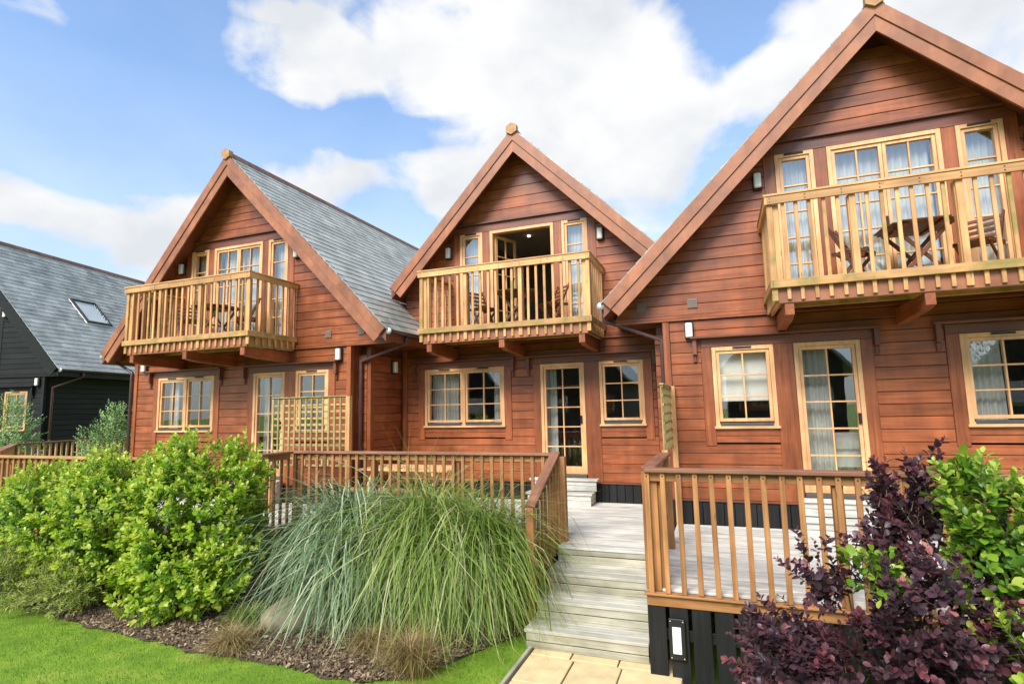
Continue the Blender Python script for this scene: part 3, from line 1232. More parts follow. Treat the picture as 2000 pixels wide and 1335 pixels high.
H1, _ = house('red-brown timber chalet with a long slate roof slope, balcony and lattice screen before its door', C1, Y1, -12.92, -6.80, (-9.82, 5.67), (-13.52, 1.46), (-5.745, 1.52),
              [[W(-12.12, -10.40)], [D(-9.28, -8.44), W(-8.156, -7.333)]], slatesR=300,
              ylimR=lambda x: Y2 - .04 if x > -6.62 else Y1 + 9, roofcut={1: (Y2 - .03, -6.62)})
H2, _ = house('set-back red-brown timber chalet with its balcony door standing open', C2, Y2, -6.50, -1.00, (-3.67, 5.675), (-6.56, 2.64), (-.86, 2.83),
              [[W(-5.95, -4.117)], [D(-3.34, -2.451), W(-2.159, -1.325)]], gable_pitch=.23, xclip=(-6.45, -.95), opendoor=True)
H3, _ = house('red-brown timber chalet whose deck has a black skirt, blind half down in one window', C3, Y3, -.80, 5.56, (2.35, 5.60), (-1.65, 1.62), (6.35, 1.62),
              [[W(-.095, .765), D(1.032, 1.872)], [W(3.02, 4.85)]], roofcut={0: (Y2 - .03, -.85)},
              ylimL=lambda x: Y2 - .04 if x < -.85 else Y3 + 9)
H0, _ = house('black-stained timber chalet with a roof window in its long slate slope', C0, Y0, -25.7, -19.40, (-22.65, 6.09), (-26.7, 1.55), (-18.55, 1.50),
              [[W(-24.9, -23.2)], [D(-22.0, -21.1), W(-20.80, -19.98)]], stain='black', trim='black', barge='black', slatesR=300,
              hole=(Y0 + 2.0, Y0 + 3.05, 2.5, 3.72), depth=11)
for H_, c, Y in ((H1, C1, Y1), (H2, C2, Y2), (H3, C3, Y3)):
    balcony(H_, c, Y, 1.665)

# lower wall lights, vents
for H_, pts in ((H1, [(-12.56, 1.13, Y1), (-7.06, 1.13, Y1)]), (H3, [(-.40, 1.13, Y3)]), (H0, [(-19.62, 1.13, Y0)])):
    for x, z, y in pts:
        wall_light(H_, x, z, y - .031)
for H_, x, z, y in ((H1, -7.36, 1.56, Y1), (H1, -6.56, 1.58, Y1), (H3, -.33, 1.56, Y3), (H3, -1.11, 1.56, Y3)):
    v = bx('vent', x - .075, x + .075, y - .05, y - .0305, z - .075, z + .075, 'vent', H_, .004)
    for k in range(4):
        bx('louvre', x - .06, x + .06, y - .056, y - .049, z - .055 + k * .03, z - .04 + k * .03, 'vent', v, .001)

# corner returns and the side wall between chalets
for k, z in enumerate([ZPL + .002 + PITCHZ * i for i in range(15)]):
    z1 = z + PITCHZ - .008
    siding_board('siding_board', -6.79, -6.60, -6.79, -6.60, z, z1, Y1 + .20, 'siding_x', H1)
    side_board('siding_board', -6.535, 1, Y1 + .34, Y2 - .035, z, z1, 'siding_y', H1)
    siding_board('siding_board', -.955, -.81, -.955, -.81, z, z1, Y3 + .20, 'siding_x', H3)
bx('corner_post', -6.62, -6.52, Y1 + .22, Y1 + .34, ZPL, ZMID - .04, 'siding_z', H1)
bx('return_wall', -6.80, -6.566, Y1 + .342, Y2 - .04, ZG, ZMID, 'trim_y', H1)
bx('return_wall', -.93, -.812, Y3 + .232, Y2 - .04, ZG, ZMID, 'trim_y', H3)
wl_lamp = bx('wall_light', -6.534, -6.49, 10.05, 10.18, .78, 1.05, 'black_metal', H1, .015)
bx('lens', -6.489, -6.42, 10.063, 10.167, .80, 1.03, 'lens', wl_lamp, .03)
for k, z in enumerate([ZPL + .002 + PITCHZ * i for i in range(16)]):
    side_board('siding_board', -19.37, 1, Y0 + .08, Y0 + 9.0, z, z + PITCHZ - .008, 'black_y', H0)


def gutter(H, x, z, y0, y1, sgn):
    vs, fs = [], []
    n = 9
    for y in (y0, y1):
        for rr in (.06, .054):
            for i in range(n):
                an = math.pi + math.pi * i / (n - 1)
                vs.append((rr * math.cos(an), y - y0, rr * math.sin(an)))
    for i in range(n - 1):
        fs += [(i, i + 1, 2 * n + i + 1, 2 * n + i), (n + i, 3 * n + i, 3 * n + i + 1, n + i + 1), (i, n + i, n + i + 1, i + 1)]
    g = mesh_obj('gutter', vs, fs, 'pipe', (x, y0, z), H, True)
    tube('gutter_end', [(x, y0 - .012, z - .03), (x, y0 + .004, z - .03)], .062, 'galv', g, 12)
    return g


gutter(H1, -5.70, 1.50, Y1 - .40, Y2 - .08, 1)
gutter(H1, -13.57, 1.44, Y1 - .40, Y1 + 7, -1)
gutter(H3, -1.70, 1.60, Y3 - .40, Y2 - .08, -1)
gutter(H0, -18.50, 1.48, Y0 - .40, Y0 + 9, 1)
bx('fascia', -5.80, -5.765, Y1 - .40, Y2 - .08, 1.30, 1.47, 'trim_y', H1)
bx('fascia', -18.605, -18.57, Y0 - .40, Y0 + 9, 1.28, 1.45, 'black_y', H0)
# soffit boards closing the eaves down to the wall
prism('eave_soffit', [(-6.80, 1.30), (-5.80, 1.30), (-5.80, 1.335), (-6.80, 1.335)], Y1 + .16, Y2 - .05, 'trim_y', H1)
prism('eave_soffit', [(-1.60, 1.40), (-.80, 1.40), (-.80, 1.435), (-1.60, 1.435)], Y3 + .16, Y2 - .05, 'trim_y', H3)
prism('eave_soffit', [(-19.40, 1.335), (-18.61, 1.335), (-18.61, 1.37), (-19.40, 1.37)], Y0 + .16, Y0 + 9, 'black_y', H0)
tube('downpipe', [(-5.72, 9.35, 1.45), (-5.72, 9.35, 1.30), (-6.69, 9.23, .99), (-6.69, 9.23, .90), (-6.69, 9.23, ZDECK)], .036, 'pipe', H1)
tube('downpipe', [(-13.55, 9.0, 1.40), (-13.55, 9.0, 1.30), (-12.98, 9.02, 1.02), (-12.98, 9.02, .92), (-12.98, 9.02, ZDECK)], .036, 'pipe', H1)
tube('downpipe', [(-1.72, 8.93, 1.56), (-1.72, 8.93, 1.38), (-.83, 9.0, 1.02), (-.83, 9.0, .93), (-.83, 9.0, ZDECK)], .036, 'pipe', H3)
tube('downpipe', [(-18.52, 11.5, 1.43), (-18.52, 11.5, 1.28), (-19.31, 11.25, .95), (-19.31, 11.25, .8), (-19.31, 11.25, ZG)], .04, 'pipe', H0)
# roof window of the black chalet
sl0 = (6.09 - 1.50) / 4.10
ang0 = math.atan(sl0)
d0 = Vector((math.cos(ang0), 0, -math.sin(ang0)))
n0 = Vector((math.sin(ang0), 0, math.cos(ang0)))
R0 = Matrix((d0, Vector((0, 1, 0)), n0)).transposed()
pv = Vector((-22.65, 0, 6.09)) + d0 * 3.12
pv.y = Y0 + 2.525
rw = cbox('roof_window', pv + n0 * .02, (1.22, 1.04, .05), 'linen_and_glare', H0, .004, R0)  # white base under the pane imitates the sky's reflection by colour
ORG[rw] = Vector((0, 0, 0))
for s in (-1, 1):
    o = cbox('frame', (0, s * .48, .055), (1.20, .07, .06), 'black_metal', rw)
    o = cbox('frame', (s * .565, 0, .0555), (.07, .88, .061), 'black_metal', rw)
cbox('pane', (0, 0, .05), (1.05, .87, .012), 'glass', rw, .001)
# the black chalet stands a little turned to the row
phi0 = rad(13)
tip_l = Vector((-18.55, Y0 - .45, 1.50)) - ORG[H0]
H0.rotation_euler = (0, 0, phi0)
H0.location = Vector((-18.84, 10.8, 1.50)) - Matrix.Rotation(phi0, 3, 'Z') @ tip_l
# ceiling lamp seen through the open balcony door
lampo = tube('ceiling_lamp', [(-3.98, 11.9, 3.998), (-3.98, 11.9, 3.97)], .035, 'lamp_glow', None, 14)
tag(lampo, 'small round ceiling downlight glowing inside the open balcony door', 'ceiling light')

# ------------------------------------------------------------------ curtains and blind


def curtain(x0, x1, z0, z1, y, label, folds=None, group=None):
    folds = folds or max(2, int((x1 - x0) / .075))
    n = folds * 8
    vs, fs = [], []
    rnd = random.Random(int(abs(x0) * 100))
    ph = rnd.uniform(0, 6)
    rows = 5
    for j in range(rows):
        f = j / (rows - 1)
        for i in range(n + 1):
            u = i / n
            a = .030 * (0.6 + .4 * f)
            vs.append((x0 + (x1 - x0) * u - x0 + .008 * math.sin(u * 9 + f * 3 + ph), a * math.sin(u * folds * 2 * math.pi + .5 * math.sin(u * 7 + ph)), -(z1 - z0) * f))
    for j in range(rows - 1):
        for i in range(n):
            a = j * (n + 1) + i
            fs.append((a, a + 1, a + n + 2, a + n + 1))
    o = mesh_obj('curtain', vs, fs, 'curtain', (x0, y, z1), None, True)
    tag(o, label, 'curtain', group)
    return o


zc0, zc1 = SILL - .15, HEAD + .05
curtain(-12.06, -11.75, zc0, zc1, Y1 + .20, 'pale curtain in the tree-reflecting twin window, side away from the lattice')
curtain(-10.72, -10.44, zc0, zc1, Y1 + .20, 'pale curtain in the tree-reflecting twin window, side toward the lattice')
curtain(-9.22, -8.98, DBOT + .02, zc1, Y1 + .20, 'pale curtain behind the glazed door beside the lattice screen')
curtain(-5.90, -5.25, zc0, zc1, Y2 + .20, 'broad white curtain across one casement of the set-back chalet window')
curtain(-4.44, -4.16, zc0, zc1, Y2 + .20, 'narrow white curtain in the twin window of the set-back chalet')
curtain(-3.28, -3.08, DBOT + .02, zc1, Y2 + .20, 'narrow white curtain behind the ground floor door of the set-back chalet')
curtain(1.09, 1.50, DBOT + .02, zc1, Y3 + .20, 'long pleated cream curtain behind the glazed door next to the blind')
curtain(3.10, 3.52, zc0, zc1, Y3 + .20, 'pleated cream curtain in the twin window of the chalet with the black deck skirt')
for c, Y, nm in ((C1, Y1, 'lattice-screened chalet'), (C2, Y2, 'set-back chalet'), (C3, Y3, 'black-skirted chalet')):
    g_ = 'net curtains beside the balcony door of the ' + nm
    for s in (-1, 1):
        curtain(c + s * 1.135 - .23, c + s * 1.135 + .23, UBOT + .1, UHEAD - .02, Y + .16, 'white net curtain in a narrow balcony window of the ' + nm, 6, g_)
for c, Y, nm in ((C1, Y1, 'lattice-screened chalet'), (C3, Y3, 'black-skirted chalet')):
    curtain(c - .62, c + .60, UBOT + .05, UHEAD - .02, Y + .17, 'white voile curtain drawn across the balcony doors of the ' + nm, 12)
bl = thing('roller_blind', 'cream roller blind pulled two thirds down inside the ground floor window', 'blind', (.335, Y3 + .13, HEAD))
bx('cloth', -.02, .69, Y3 + .125, Y3 + .128, .05, HEAD - .04, 'linen_and_glare', bl, .0005)
bx('roller', -.03, .70, Y3 + .105, Y3 + .15, HEAD - .045, HEAD, 'linen_and_glare', bl, .015)
bx('bottom_bar', -.02, .69, Y3 + .118, Y3 + .135, .025, .05, 'linen_and_glare', bl, .003)
# bed with a white pillow seen through the glazed door
bd = thing('bed', 'bed with white bedding just inside the glazed door with the long curtain', 'bed', (2.1, Y3 + 1.4, DBOT))
bx('mattress', 1.45, 2.9, Y3 + .5, Y3 + 2.4, DBOT + .25, DBOT + .52, 'linen_and_glare', bd, .06)
bx('base', 1.47, 2.88, Y3 + .52, Y3 + 2.38, DBOT - .02, DBOT + .25, 'teak_x', bd, .02)
bx('pillow', 1.50, 1.95, Y3 + .55, Y3 + 1.0, DBOT + .5, DBOT + .80, 'linen_and_glare', bd, .12)

# ------------------------------------------------------------------ ground
def sheet(name, pts, z, mat, kind='structure', th=.0):
    cx_ = sum(p[0] for p in pts) / len(pts)
    cy_ = sum(p[1] for p in pts) / len(pts)
    o = mesh_obj(name, [(x - cx_, y - cy_, 0) for x, y in pts], [tuple(range(len(pts)))], mat, (cx_, cy_, z))
    o['kind'] = kind
    return o


sheet('ground', [(-400, -400), (400, -400), (400, 400), (-400, 400)], ZG - .20, 'lawn')
lw = MB()
lw.prism([(-200, 0), (-2.11, 0), (-2.11, .196), (-200, .196)], -60, 60)
lawn = mesh_obj('lawn', [(v[0], v[1], v[2]) for v in lw.v], lw.f, 'lawn', (0, 0, ZG - .196))
lawn['kind'] = 'structure'
# planting bed: a low mound of soil with a wavy edge against the grass
EDGE = [(-13.5, 5.2), (-10.5, 5.2), (-9.2, 5.05), (-7.6, 4.85), (-6.4, 4.78), (-5.4, 4.70), (-4.6, 4.76), (-3.9, 4.70), (-3.35, 4.68), (-2.98, 4.95), (-2.78, 5.3), (-2.55, 5.75), (-2.35, 6.15), (-2.16, 6.30)]


def edge_y(x):
    for (a, ya), (b_, yb) in zip(EDGE[:-1], EDGE[1:]):
        if a <= x <= b_:
            return ya + (yb - ya) * (x - a) / (b_ - a)
    return 99


vs, fs = [], []
NX, NY = 150, 26
rs = random.Random(3)
for i in range(NX + 1):
    x = -13.5 + (11.34) * i / NX
    e = edge_y(x) + .03 * math.sin(x * 7) + .02 * math.sin(x * 17)
    for j in range(NY + 1):
        f = j / NY
        y = e + (9.0 - e) * f ** 1.3
        h = .012 + .10 * min(1, (y - e) / .8) + (rs.uniform(-.012, .012) if j else 0)
        vs.append((x, y, h))
for i in range(NX):
    for j in range(NY):
        a = i * (NY + 1) + j
        fs.append((a, a + NY + 1, a + NY + 2, a + 1))
bed = mesh_obj('soil_bed', vs, fs, 'soil', (0, 0, ZG))
bed['kind'] = 'structure'


def bed_h(x, y):
    e = edge_y(x)
    return ZG + .012 + .10 * max(0, min(1, (y - e) / .8))


rs = random.Random(11)
mb = MB()
for k in range(9000):
    x = rs.uniform(-8.5, -2.2)
    e = edge_y(x)
    y = e + .01 + abs(rs.gauss(0, .6)) if rs.random() < .7 else rs.uniform(e, 7.2)
    if y > 7.3:
        continue
    l, w, t_ = rs.uniform(.012, .035), rs.uniform(.005, .013), rs.uniform(.003, .008)
    M3 = Euler((rs.gauss(0, .45), rs.gauss(0, .45), rs.uniform(0, 6.3))).to_matrix()
    p = Vector((x, y, bed_h(x, y) + rs.uniform(.004, .018)))
    v8 = [tuple(M3 @ Vector((i * l, j * w, q * t_)) + p) for i in (-1, 1) for j in (-1, 1) for q in (-1, 1)]
    mb.add(v8, [(0, 1, 3, 2), (4, 6, 7, 5), (0, 4, 5, 1), (2, 3, 7, 6), (1, 5, 7, 3), (0, 2, 6, 4)], rs.random() ** 1.4)
o = mb.build('bark_mulch', 'chip')
o['kind'] = 'stuff'
tag(o, 'brown bark chips covering the planting bed', 'mulch')
mb = MB()
for k in range(150):
    x = rs.uniform(-8.3, -4.2)
    e = edge_y(x)
    y = e + rs.uniform(-.12, .95)
    if rs.random() < .3:
        x = rs.uniform(-4.2, -2.4)
        y = edge_y(x) + rs.uniform(.02, .6)
    M3 = Euler((rs.gauss(0, .35), rs.gauss(0, .35), rs.uniform(0, 6.3))).to_matrix()
    p = Vector((x, y, max(bed_h(x, y), ZG) + .03))
    s = rs.uniform(.018, .034)
    q = [(-1.2, 0, .25), (-.4, .5, 0), (.6, .42, .05), (1.3, 0, .3), (.6, -.42, .05), (-.4, -.5, 0)]
    mb.add([tuple(M3 @ (Vector(v) * s) + p) for v in q], [(0, 1, 5), (1, 2, 4, 5), (2, 3, 4)], rs.random())
o = mb.build('fallen_leaf_litter', 'dead_leaf')
o['kind'] = 'stuff'
tag(o, 'scattered pale fallen leaves lying on the bark mulch', 'leaves')
# mown grass blades
mb = MB()
for k in range(60000):
    x = rs.uniform(-10.5, -2.12)
    y = rs.uniform(3.0, 6.35)
    e = edge_y(x) + .03 * math.sin(x * 7) + .02 * math.sin(x * 17)
    if y > e + rs.gauss(0, .06) or y < 2.6 - .16 * x - 1.2 * 0:
        if not (y <= e):
            continue
    if y < 3.3 and x > -4:
        continue
    h = rs.uniform(.018, .042)
    an = rs.uniform(0, 6.3)
    w = rs.uniform(.0022, .004)
    lean = Vector((rs.gauss(0, .5), rs.gauss(0, .5), 1)).normalized() * h
    sx2, sy2 = math.cos(an) * w, math.sin(an) * w
    mb.add([(x - sx2, y - sy2, ZG - .004), (x + sx2, y + sy2, ZG - .004), (x + lean.x, y + lean.y, ZG + lean.z)], [(0, 1, 2)], max(0, min(1, rs.gauss(.5, .22) + .55 * mnoise.noise(Vector((x * 1.3, y * 2.0, 0))))))
o = mb.build('lawn_grass', 'lawn_blade')
o['kind'] = 'stuff'
tag(o, 'short bright green mown grass in front of the planting bed', 'grass')

# path: sandstone slabs on sand, timber edging board
pth = sheet('path', [(-2.06, -9), (-.5, -9), (-.5, 6.2), (-2.06, 6.2)], ZG - .035, 'joint_sand')
ORG[pth] = Vector(pth.location)
yrows = [6.12, 5.80, 5.22, 4.64, 4.06, 3.48, 2.9]
cols_ = [-2.05, -1.62, -1.13, -.50]
for r in range(len(yrows) - 1):
    off = 0.0 if r % 2 == 0 else .05
    for k in range(3):
        x0, x1 = cols_[k] + (off if k else 0), cols_[k + 1] + (off if k < 2 else 0)
        s = bx('slab', x0 + .007, x1 - .007, yrows[r + 1] + .007, yrows[r] - .007, ZG - .033, ZG + random.uniform(-.003, .003), 'slab', pth, .006)
        s.rotation_euler = (random.gauss(0, .002), random.gauss(0, .002), random.gauss(0, .003))
ek = bx('edging_board', -2.105, -2.065, 2.0, 6.12, ZG - .19, ZG + .022, 'tread_y')
tag(ek, 'weathered timber edging board between the paving slabs and the grass', 'edging')

# ------------------------------------------------------------------ decks


def railing(deck, a, b_, zt, zb, spacing=.153, out=(0, -1), posts=(), cap='cap', bal='fence', bottom=True, wid=.024):
    """level balustrade from a to b (x, y): cap rail, top rail, flat balusters on the outer face, posts"""
    ax_, ay_ = a
    bx_, by_ = b_
    along_x = abs(bx_ - ax_) > abs(by_ - ay_)
    L_ = abs(bx_ - ax_) if along_x else abs(by_ - ay_)
    A = 'x' if along_x else 'y'
    ox, oy = out
    if along_x:
        x0, x1 = min(ax_, bx_), max(ax_, bx_)
        root = bx('railing', x0 - .02, x1 + .02, ay_ - .075, ay_ + .065, zt - .04, zt, cap + '_x', deck, .006)
        bx('top_rail', x0, x1, ay_ - .012, ay_ + .03, zt - .13, zt - .042, bal + '_x', root)
    else:
        y0, y1 = min(ay_, by_), max(ay_, by_)
        root = bx('railing', ax_ - .07, ax_ + .07, y0 - .02, y1 + .02, zt - .0405, zt - .0005, cap + '_y', deck, .006)
        bx('top_rail', ax_ - .03 * 1, ax_ + .012, y0, y1, zt - .13, zt - .042, bal + '_y', root)
    n = max(1, int(round(L_ / spacing)))
    for i in range(n + 1):
        f = i / n
        x, y = ax_ + (bx_ - ax_) * f, ay_ + (by_ - ay_) * f
        if along_x:
            yy = ay_ + oy * .03
            o = bx('baluster', x - wid, x + wid, yy - .016, yy + .016, zb + random.uniform(-.006, .006), zt - .043, bal + '_z', root)
            bx('screw', x - .006, x + .006, yy + oy * .019 - .002, yy + oy * .019 + .002, zt - .082, zt - .07, 'black_metal', o, .001)
        else:
            xx = ax_ + ox * .03
            o = bx('baluster', xx - .016, xx + .016, y - wid, y + wid, zb + random.uniform(-.006, .006), zt - .043, bal + '_z', root)
        o.rotation_euler = (random.gauss(0, .002), random.gauss(0, .003), random.gauss(0, .02))
    for (x, y) in posts:
        bx('post', x - .045, x + .045, y - .045, y + .045, ZDECK - .02, zt - .041, bal + '_z', root)
    return root


def deck_boards(deck, x0, x1, y0, y1, pitch=.125):
    y = y0
    while y < y1 - .03:
        e = min(y + pitch, y1)
        o = bx('deck_board', x0, x1, y + .003, e - .003, ZDECK - .028, ZDECK + random.uniform(-.0015, .0015), 'deck_x', deck, .004)
        y = e


ZR = -.625
# right-hand deck
dk3 = thing('deck', 'pale timber deck on a black boarded skirt, behind the purple shrub', 'deck', (2.5, 7.3, ZG - .19))
deck_boards(dk3, -.74, 6.2, 5.80, Y3 - .04)
bx('fascia', -.80, 6.2, 5.735, 5.78, -1.935, -1.835, 'fence_x', dk3)
bx('fascia_ledge', -.82, 6.2, 5.70, 5.785, -1.833, -1.812, 'fence_x', dk3)
x = -.80
k = 0
while x < 6.1:
    o = bx('skirt_board', x, x + .172, 5.745, 5.768, ZG - .19, -1.94, 'black_z', dk3)
    x += .205
    k += 1
bx('skirt_rail', -.78, 6.15, 5.775, 5.80, -2.25, -2.15, 'black_x', dk3)
y = 5.80
while y < 8.9:
    bx('skirt_board', -.775, -.752, y, y + .17, ZG - .19, -1.83, 'black_z', dk3)
    y += .2
railing(dk3, (-.745, 5.76), (6.1, 5.76), ZR, -1.81, posts=[(-.70, 5.83), (.93, 5.83), (2.6, 5.83), (4.2, 5.83)], bal='fence')
r_ = railing(dk3, (-.745, 5.90), (-.745, 7.62), ZR, -1.80, out=(-1, 0), posts=[(-.70, 7.40), (-.70, 6.0)], bal='fence')
bx('post', -.81, -.62, 5.815, 5.845, -1.81, ZR - .045, 'fence_z', r_)
lx = -.53
ln = bx('lantern', lx - .075, lx + .075, 5.705, 5.744, -2.40, -2.03, 'black_metal', dk3, .006)
bx('lens', lx - .042, lx + .038, 5.690, 5.704, -2.34, -2.10, 'lens', ln, .008)
for i in (-1, 1):
    for j in (-1, 1):
        bx('screw', lx + i * .058 - .005, lx + i * .058 + .005, 5.700, 5.7045, -2.215 + j * .165 - .005, -2.215 + j * .165 + .005, 'galv', ln, .001)
# middle deck
dk2 = thing('deck', 'pale timber deck of the set-back chalet reached by broad steps', 'deck', (-3.8, 9, ZG))
deck_boards(dk2, -6.68, -.83, 7.44, Y2 - .04)
deck_boards(dk2, -2.10, -.83, 7.12, 7.44)
bx('fascia', -6.68, -2.12, 7.395, 7.435, -1.95, -1.80, 'fence_x', dk2)
bx('riser_board', -2.10, -.83, 7.135, 7.165, -1.885, -1.822, 'tread_x', dk2)
bx('riser_board', -2.10, -.83, 7.135, 7.165, -1.985, -1.895, 'tread_x', dk2)
x = -6.66
while x < -2.2:
    bx('skirt_board', x, x + .17, 7.40, 7.425, ZG, -1.96, 'black_z', dk2)
    x += .205
railing(dk2, (-6.64, 7.42), (-2.20, 7.42), ZR, -1.80, posts=[(-6.62, 7.48), (-5.15, 7.48), (-3.7, 7.48), (-2.24, 7.49)])
railing(dk2, (-6.70, 6.60), (-6.70, 7.34), ZR, -1.86, out=(-1, 0), posts=[(-6.66, 6.68)])
bx('skirt_board', -6.70, -6.67, 6.6, 7.40, ZG, -1.86, 'fence_z', dk2)
bx('end_post', -2.135, -2.04, 7.36, 7.46, -1.95, ZR - .05, 'fence_z', dk2)
# deck steps with sloping handrail
NOSE = [7.12, 6.66, 6.27, 5.92]
RZ = .195
st = thing('deck_steps', 'broad weathered timber steps from the slab path up to the deck', 'steps', (-1.45, 6.3, ZG))
for k in (1, 2, 3):
    z = ZDECK - RZ * k
    yn, yb_ = NOSE[k], NOSE[k - 1] + .05
    n = 3
    for i in range(n):
        a = yn + (yb_ - yn) * i / n
        bx('tread', -2.12 - .012 * k, -.83, a + .003, a + (yb_ - yn) / n - .003, z - .034, z + random.uniform(-.002, .002), 'step_x', st, .005)
    bx('riser', -2.10 - .012 * k, -.835, yn + .012, yn + .04, z - .115, z - .037, 'tread_x', st)
    bx('riser', -2.10 - .012 * k, -.835, yn + .014, yn + .042, z - RZ + .001, z - .125, 'tread_x', st)
    bx('carriage', -2.09, -2.05, yn + .05, NOSE[k - 1] + .1, ZG, z - .036, 'black_y', st)
    bx('carriage', -.90, -.86, yn + .05, NOSE[k - 1] + .1, ZG, z - .036, 'black_y', st)
hr0, hr1 = Vector((-2.17, 7.40, ZR + .005)), Vector((-2.19, 6.32, ZR - .54))
beam('handrail', hr0, hr1, .13, .04, 'cap_x', st, .006)
beam('rail', hr0 + Vector((.0, -.02, -.085)), hr1 + Vector((0, 0, -.085)), .035, .09, 'fence_x', st)
for i in range(8):
    f = (i + .3) / 7.6
    p = hr0.lerp(hr1, f)
    zb = ZDECK - RZ * 4 * min(1, max(0, (7.1 - p.y) / 1.2)) * .9
    bx('baluster', p.x + .022, p.x + .054, p.y - .023, p.y + .023, zb - .1, p.z - .03, 'fence_z', st)
bx('newel_post', -2.235, -2.145, 6.30, 6.39, ZG, ZR - .55, 'fence_z', st)
# left deck
dk1 = thing('deck', 'timber deck of the chalet with the long slate slope, behind the leafy hedge shrub', 'deck', (-10, 7.5, ZG))
deck_boards(dk1, -13.6, -6.75, 7.20, Y1 - .04)
deck_boards(dk1, -13.6, -8.10, 6.08, 7.20)
bx('fascia', -13.6, -8.1, 6.03, 6.06, -1.95, -1.81, 'fence_x', dk1)
x = -13.6
while x < -8.2:
    bx('skirt_board', x, x + .17, 6.04, 6.062, ZG, -1.96, 'black_z', dk1)
    x += .205
railing(dk1, (-13.6, 6.05), (-8.12, 6.05), ZR - .005, -1.81, posts=[(-13.5, 6.12), (-11.7, 6.12), (-9.9, 6.12), (-8.2, 6.12)], cap='rail')
bx('riser_board', -8.1, -6.76, 7.17, 7.196, -1.98, -1.82, 'tread_x', dk1)
for k in (1, 2, 3):
    z = ZDECK - RZ * k
    for i in range(2):
        bx('tread', -8.05, -6.76, NOSE[k] + i * .2 + .08, NOSE[k] + i * .2 + .275, z - .034, z, 'deck_x', dk1)
# far railing toward the black chalet
fr3 = thing('timber_railing', 'timber balustrade running back beside the black chalet', 'railing', (-16.5, 10, ZG))
A0, B0 = Vector((-17.15, 12.2, -.62)), Vector((-16.25, 8.5, -.62))
C0_ = Vector((-13.75, 6.9, -.66))
for P, Q in ((A0, B0), (B0, C0_)):
    beam('cap_rail', P, Q, .14, .04, 'cap_x', fr3)
    beam('bottom_rail', P - Vector((0, 0, 1.02)), Q - Vector((0, 0, 1.02)), .05, .09, 'fence_x', fr3)
    n = int((Q - P).length / .155)
    for i in range(n + 1):
        p = P.lerp(Q, i / n)
        cbox('baluster', (p.x, p.y, p.z - .56), (.045, .045, 1.06), 'rail_z', fr3)
    for p in (P, Q):
        cbox('post', (p.x, p.y, (p.z - .03 + ZG) / 2), (.10, .10, p.z - .03 - ZG), 'fence_z', fr3)

# door steps


def doorstep(x0, x1, Yw, label):
    s_ = thing('door_steps', label, 'steps', ((x0 + x1) / 2, Yw - .3, ZDECK))
    bx('tread', x0 - .03, x1 + .03, Yw - .33, Yw - .125, -1.375, -1.34, 'deck_x', s_)
    bx('riser', x0, x1, Yw - .30, Yw - .275, -1.455, -1.378, 'deck_x', s_)
    bx('riser', x0, x1, Yw - .302, Yw - .277, -1.555, -1.46, 'deck_x', s_)
    bx('tread', x0 - .03, x1 - .03, Yw - .56, Yw - .305, -1.60, -1.565, 'deck_x', s_)
    bx('riser', x0, x1 - .06, Yw - .53, Yw - .505, -1.69, -1.603, 'deck_x', s_)
    bx('riser', x0, x1 - .06, Yw - .532, Yw - .507, ZDECK, -1.695, 'deck_x', s_)
    for xx in (x0 + .02, x1 - .10):
        bx('side_board', xx, xx + .03, Yw - .50, Yw - .06, ZDECK, -1.606, 'deck_y', s_)
        bx('side_board', xx, xx + .03, Yw - .27, Yw - .06, -1.603, -1.378, 'deck_y', s_)


doorstep(-3.50, -2.24, Y2, 'two pale timber steps at the ground floor door of the set-back chalet')
doorstep(.96, 2.06, Y3, 'two pale timber steps at the door with the long curtain, behind the balustrade')
doorstep(-9.45, -8.35, Y1, 'two pale timber steps at the door behind the lattice screen')

# lattice screens


def trellis(name_label, along, a, b_, fixed, z0, z1, posts=()):
    t_ = thing('trellis', name_label, 'trellis', ((a + b_) / 2 if along == 'x' else fixed, fixed if along == 'x' else (a + b_) / 2, z0))

    def slat(u0, u1, w0, w1, d, mat_ax):
        off = d
        if along == 'x':
            bx('slat', u0, u1, fixed + off - .008, fixed + off + .008, w0, w1, 'trellis_' + mat_ax, t_, .002)
        else:
            bx('slat', fixed + off - .008, fixed + off + .008, u0, u1, w0, w1, 'trellis_' + mat_ax, t_, .002)
    n = max(2, int(round((b_ - a) / .125)))
    for i in range(n + 1):
        u = a + (b_ - a) * i / n
        slat(u - .018, u + .018, z0, z1, -.009, 'z')
    m_ = max(2, int(round((z1 - z0) / .125)))
    for j in range(m_ + 1):
        z = z0 + (z1 - z0) * j / m_
        slat(a - .02, b_ + .02, z - .018, z + .018, .009, along)
    if along == 'x':
        bx('top_cap', a - .03, b_ + .03, fixed - .03, fixed + .03, z1 + .016, z1 + .036, 'trellis_x', t_)
    else:
        bx('top_cap', fixed - .03, fixed + .03, a - .03, b_ + .03, z1 + .016, z1 + .036, 'trellis_y', t_)
    for (px, py, pz) in posts:
        bx('post', px - .04, px + .04, py - .04, py + .04, ZDECK, pz, 'rail_z', t_)
    return t_


trellis('square lattice screen before the ground floor window, its top weathered green', 'x', -7.90, -6.24, 8.20, -.95, .25, [(-6.19, 8.20, .27), (-7.94, 8.20, -.95)])
trellis('mossy lattice screen seen edge-on beside the downpipe', 'y', 7.66, 8.84, -.74, -.62, .25, [(-.70, 8.87, .28), (-.74, 7.66, -.60)])

# ------------------------------------------------------------------ furniture


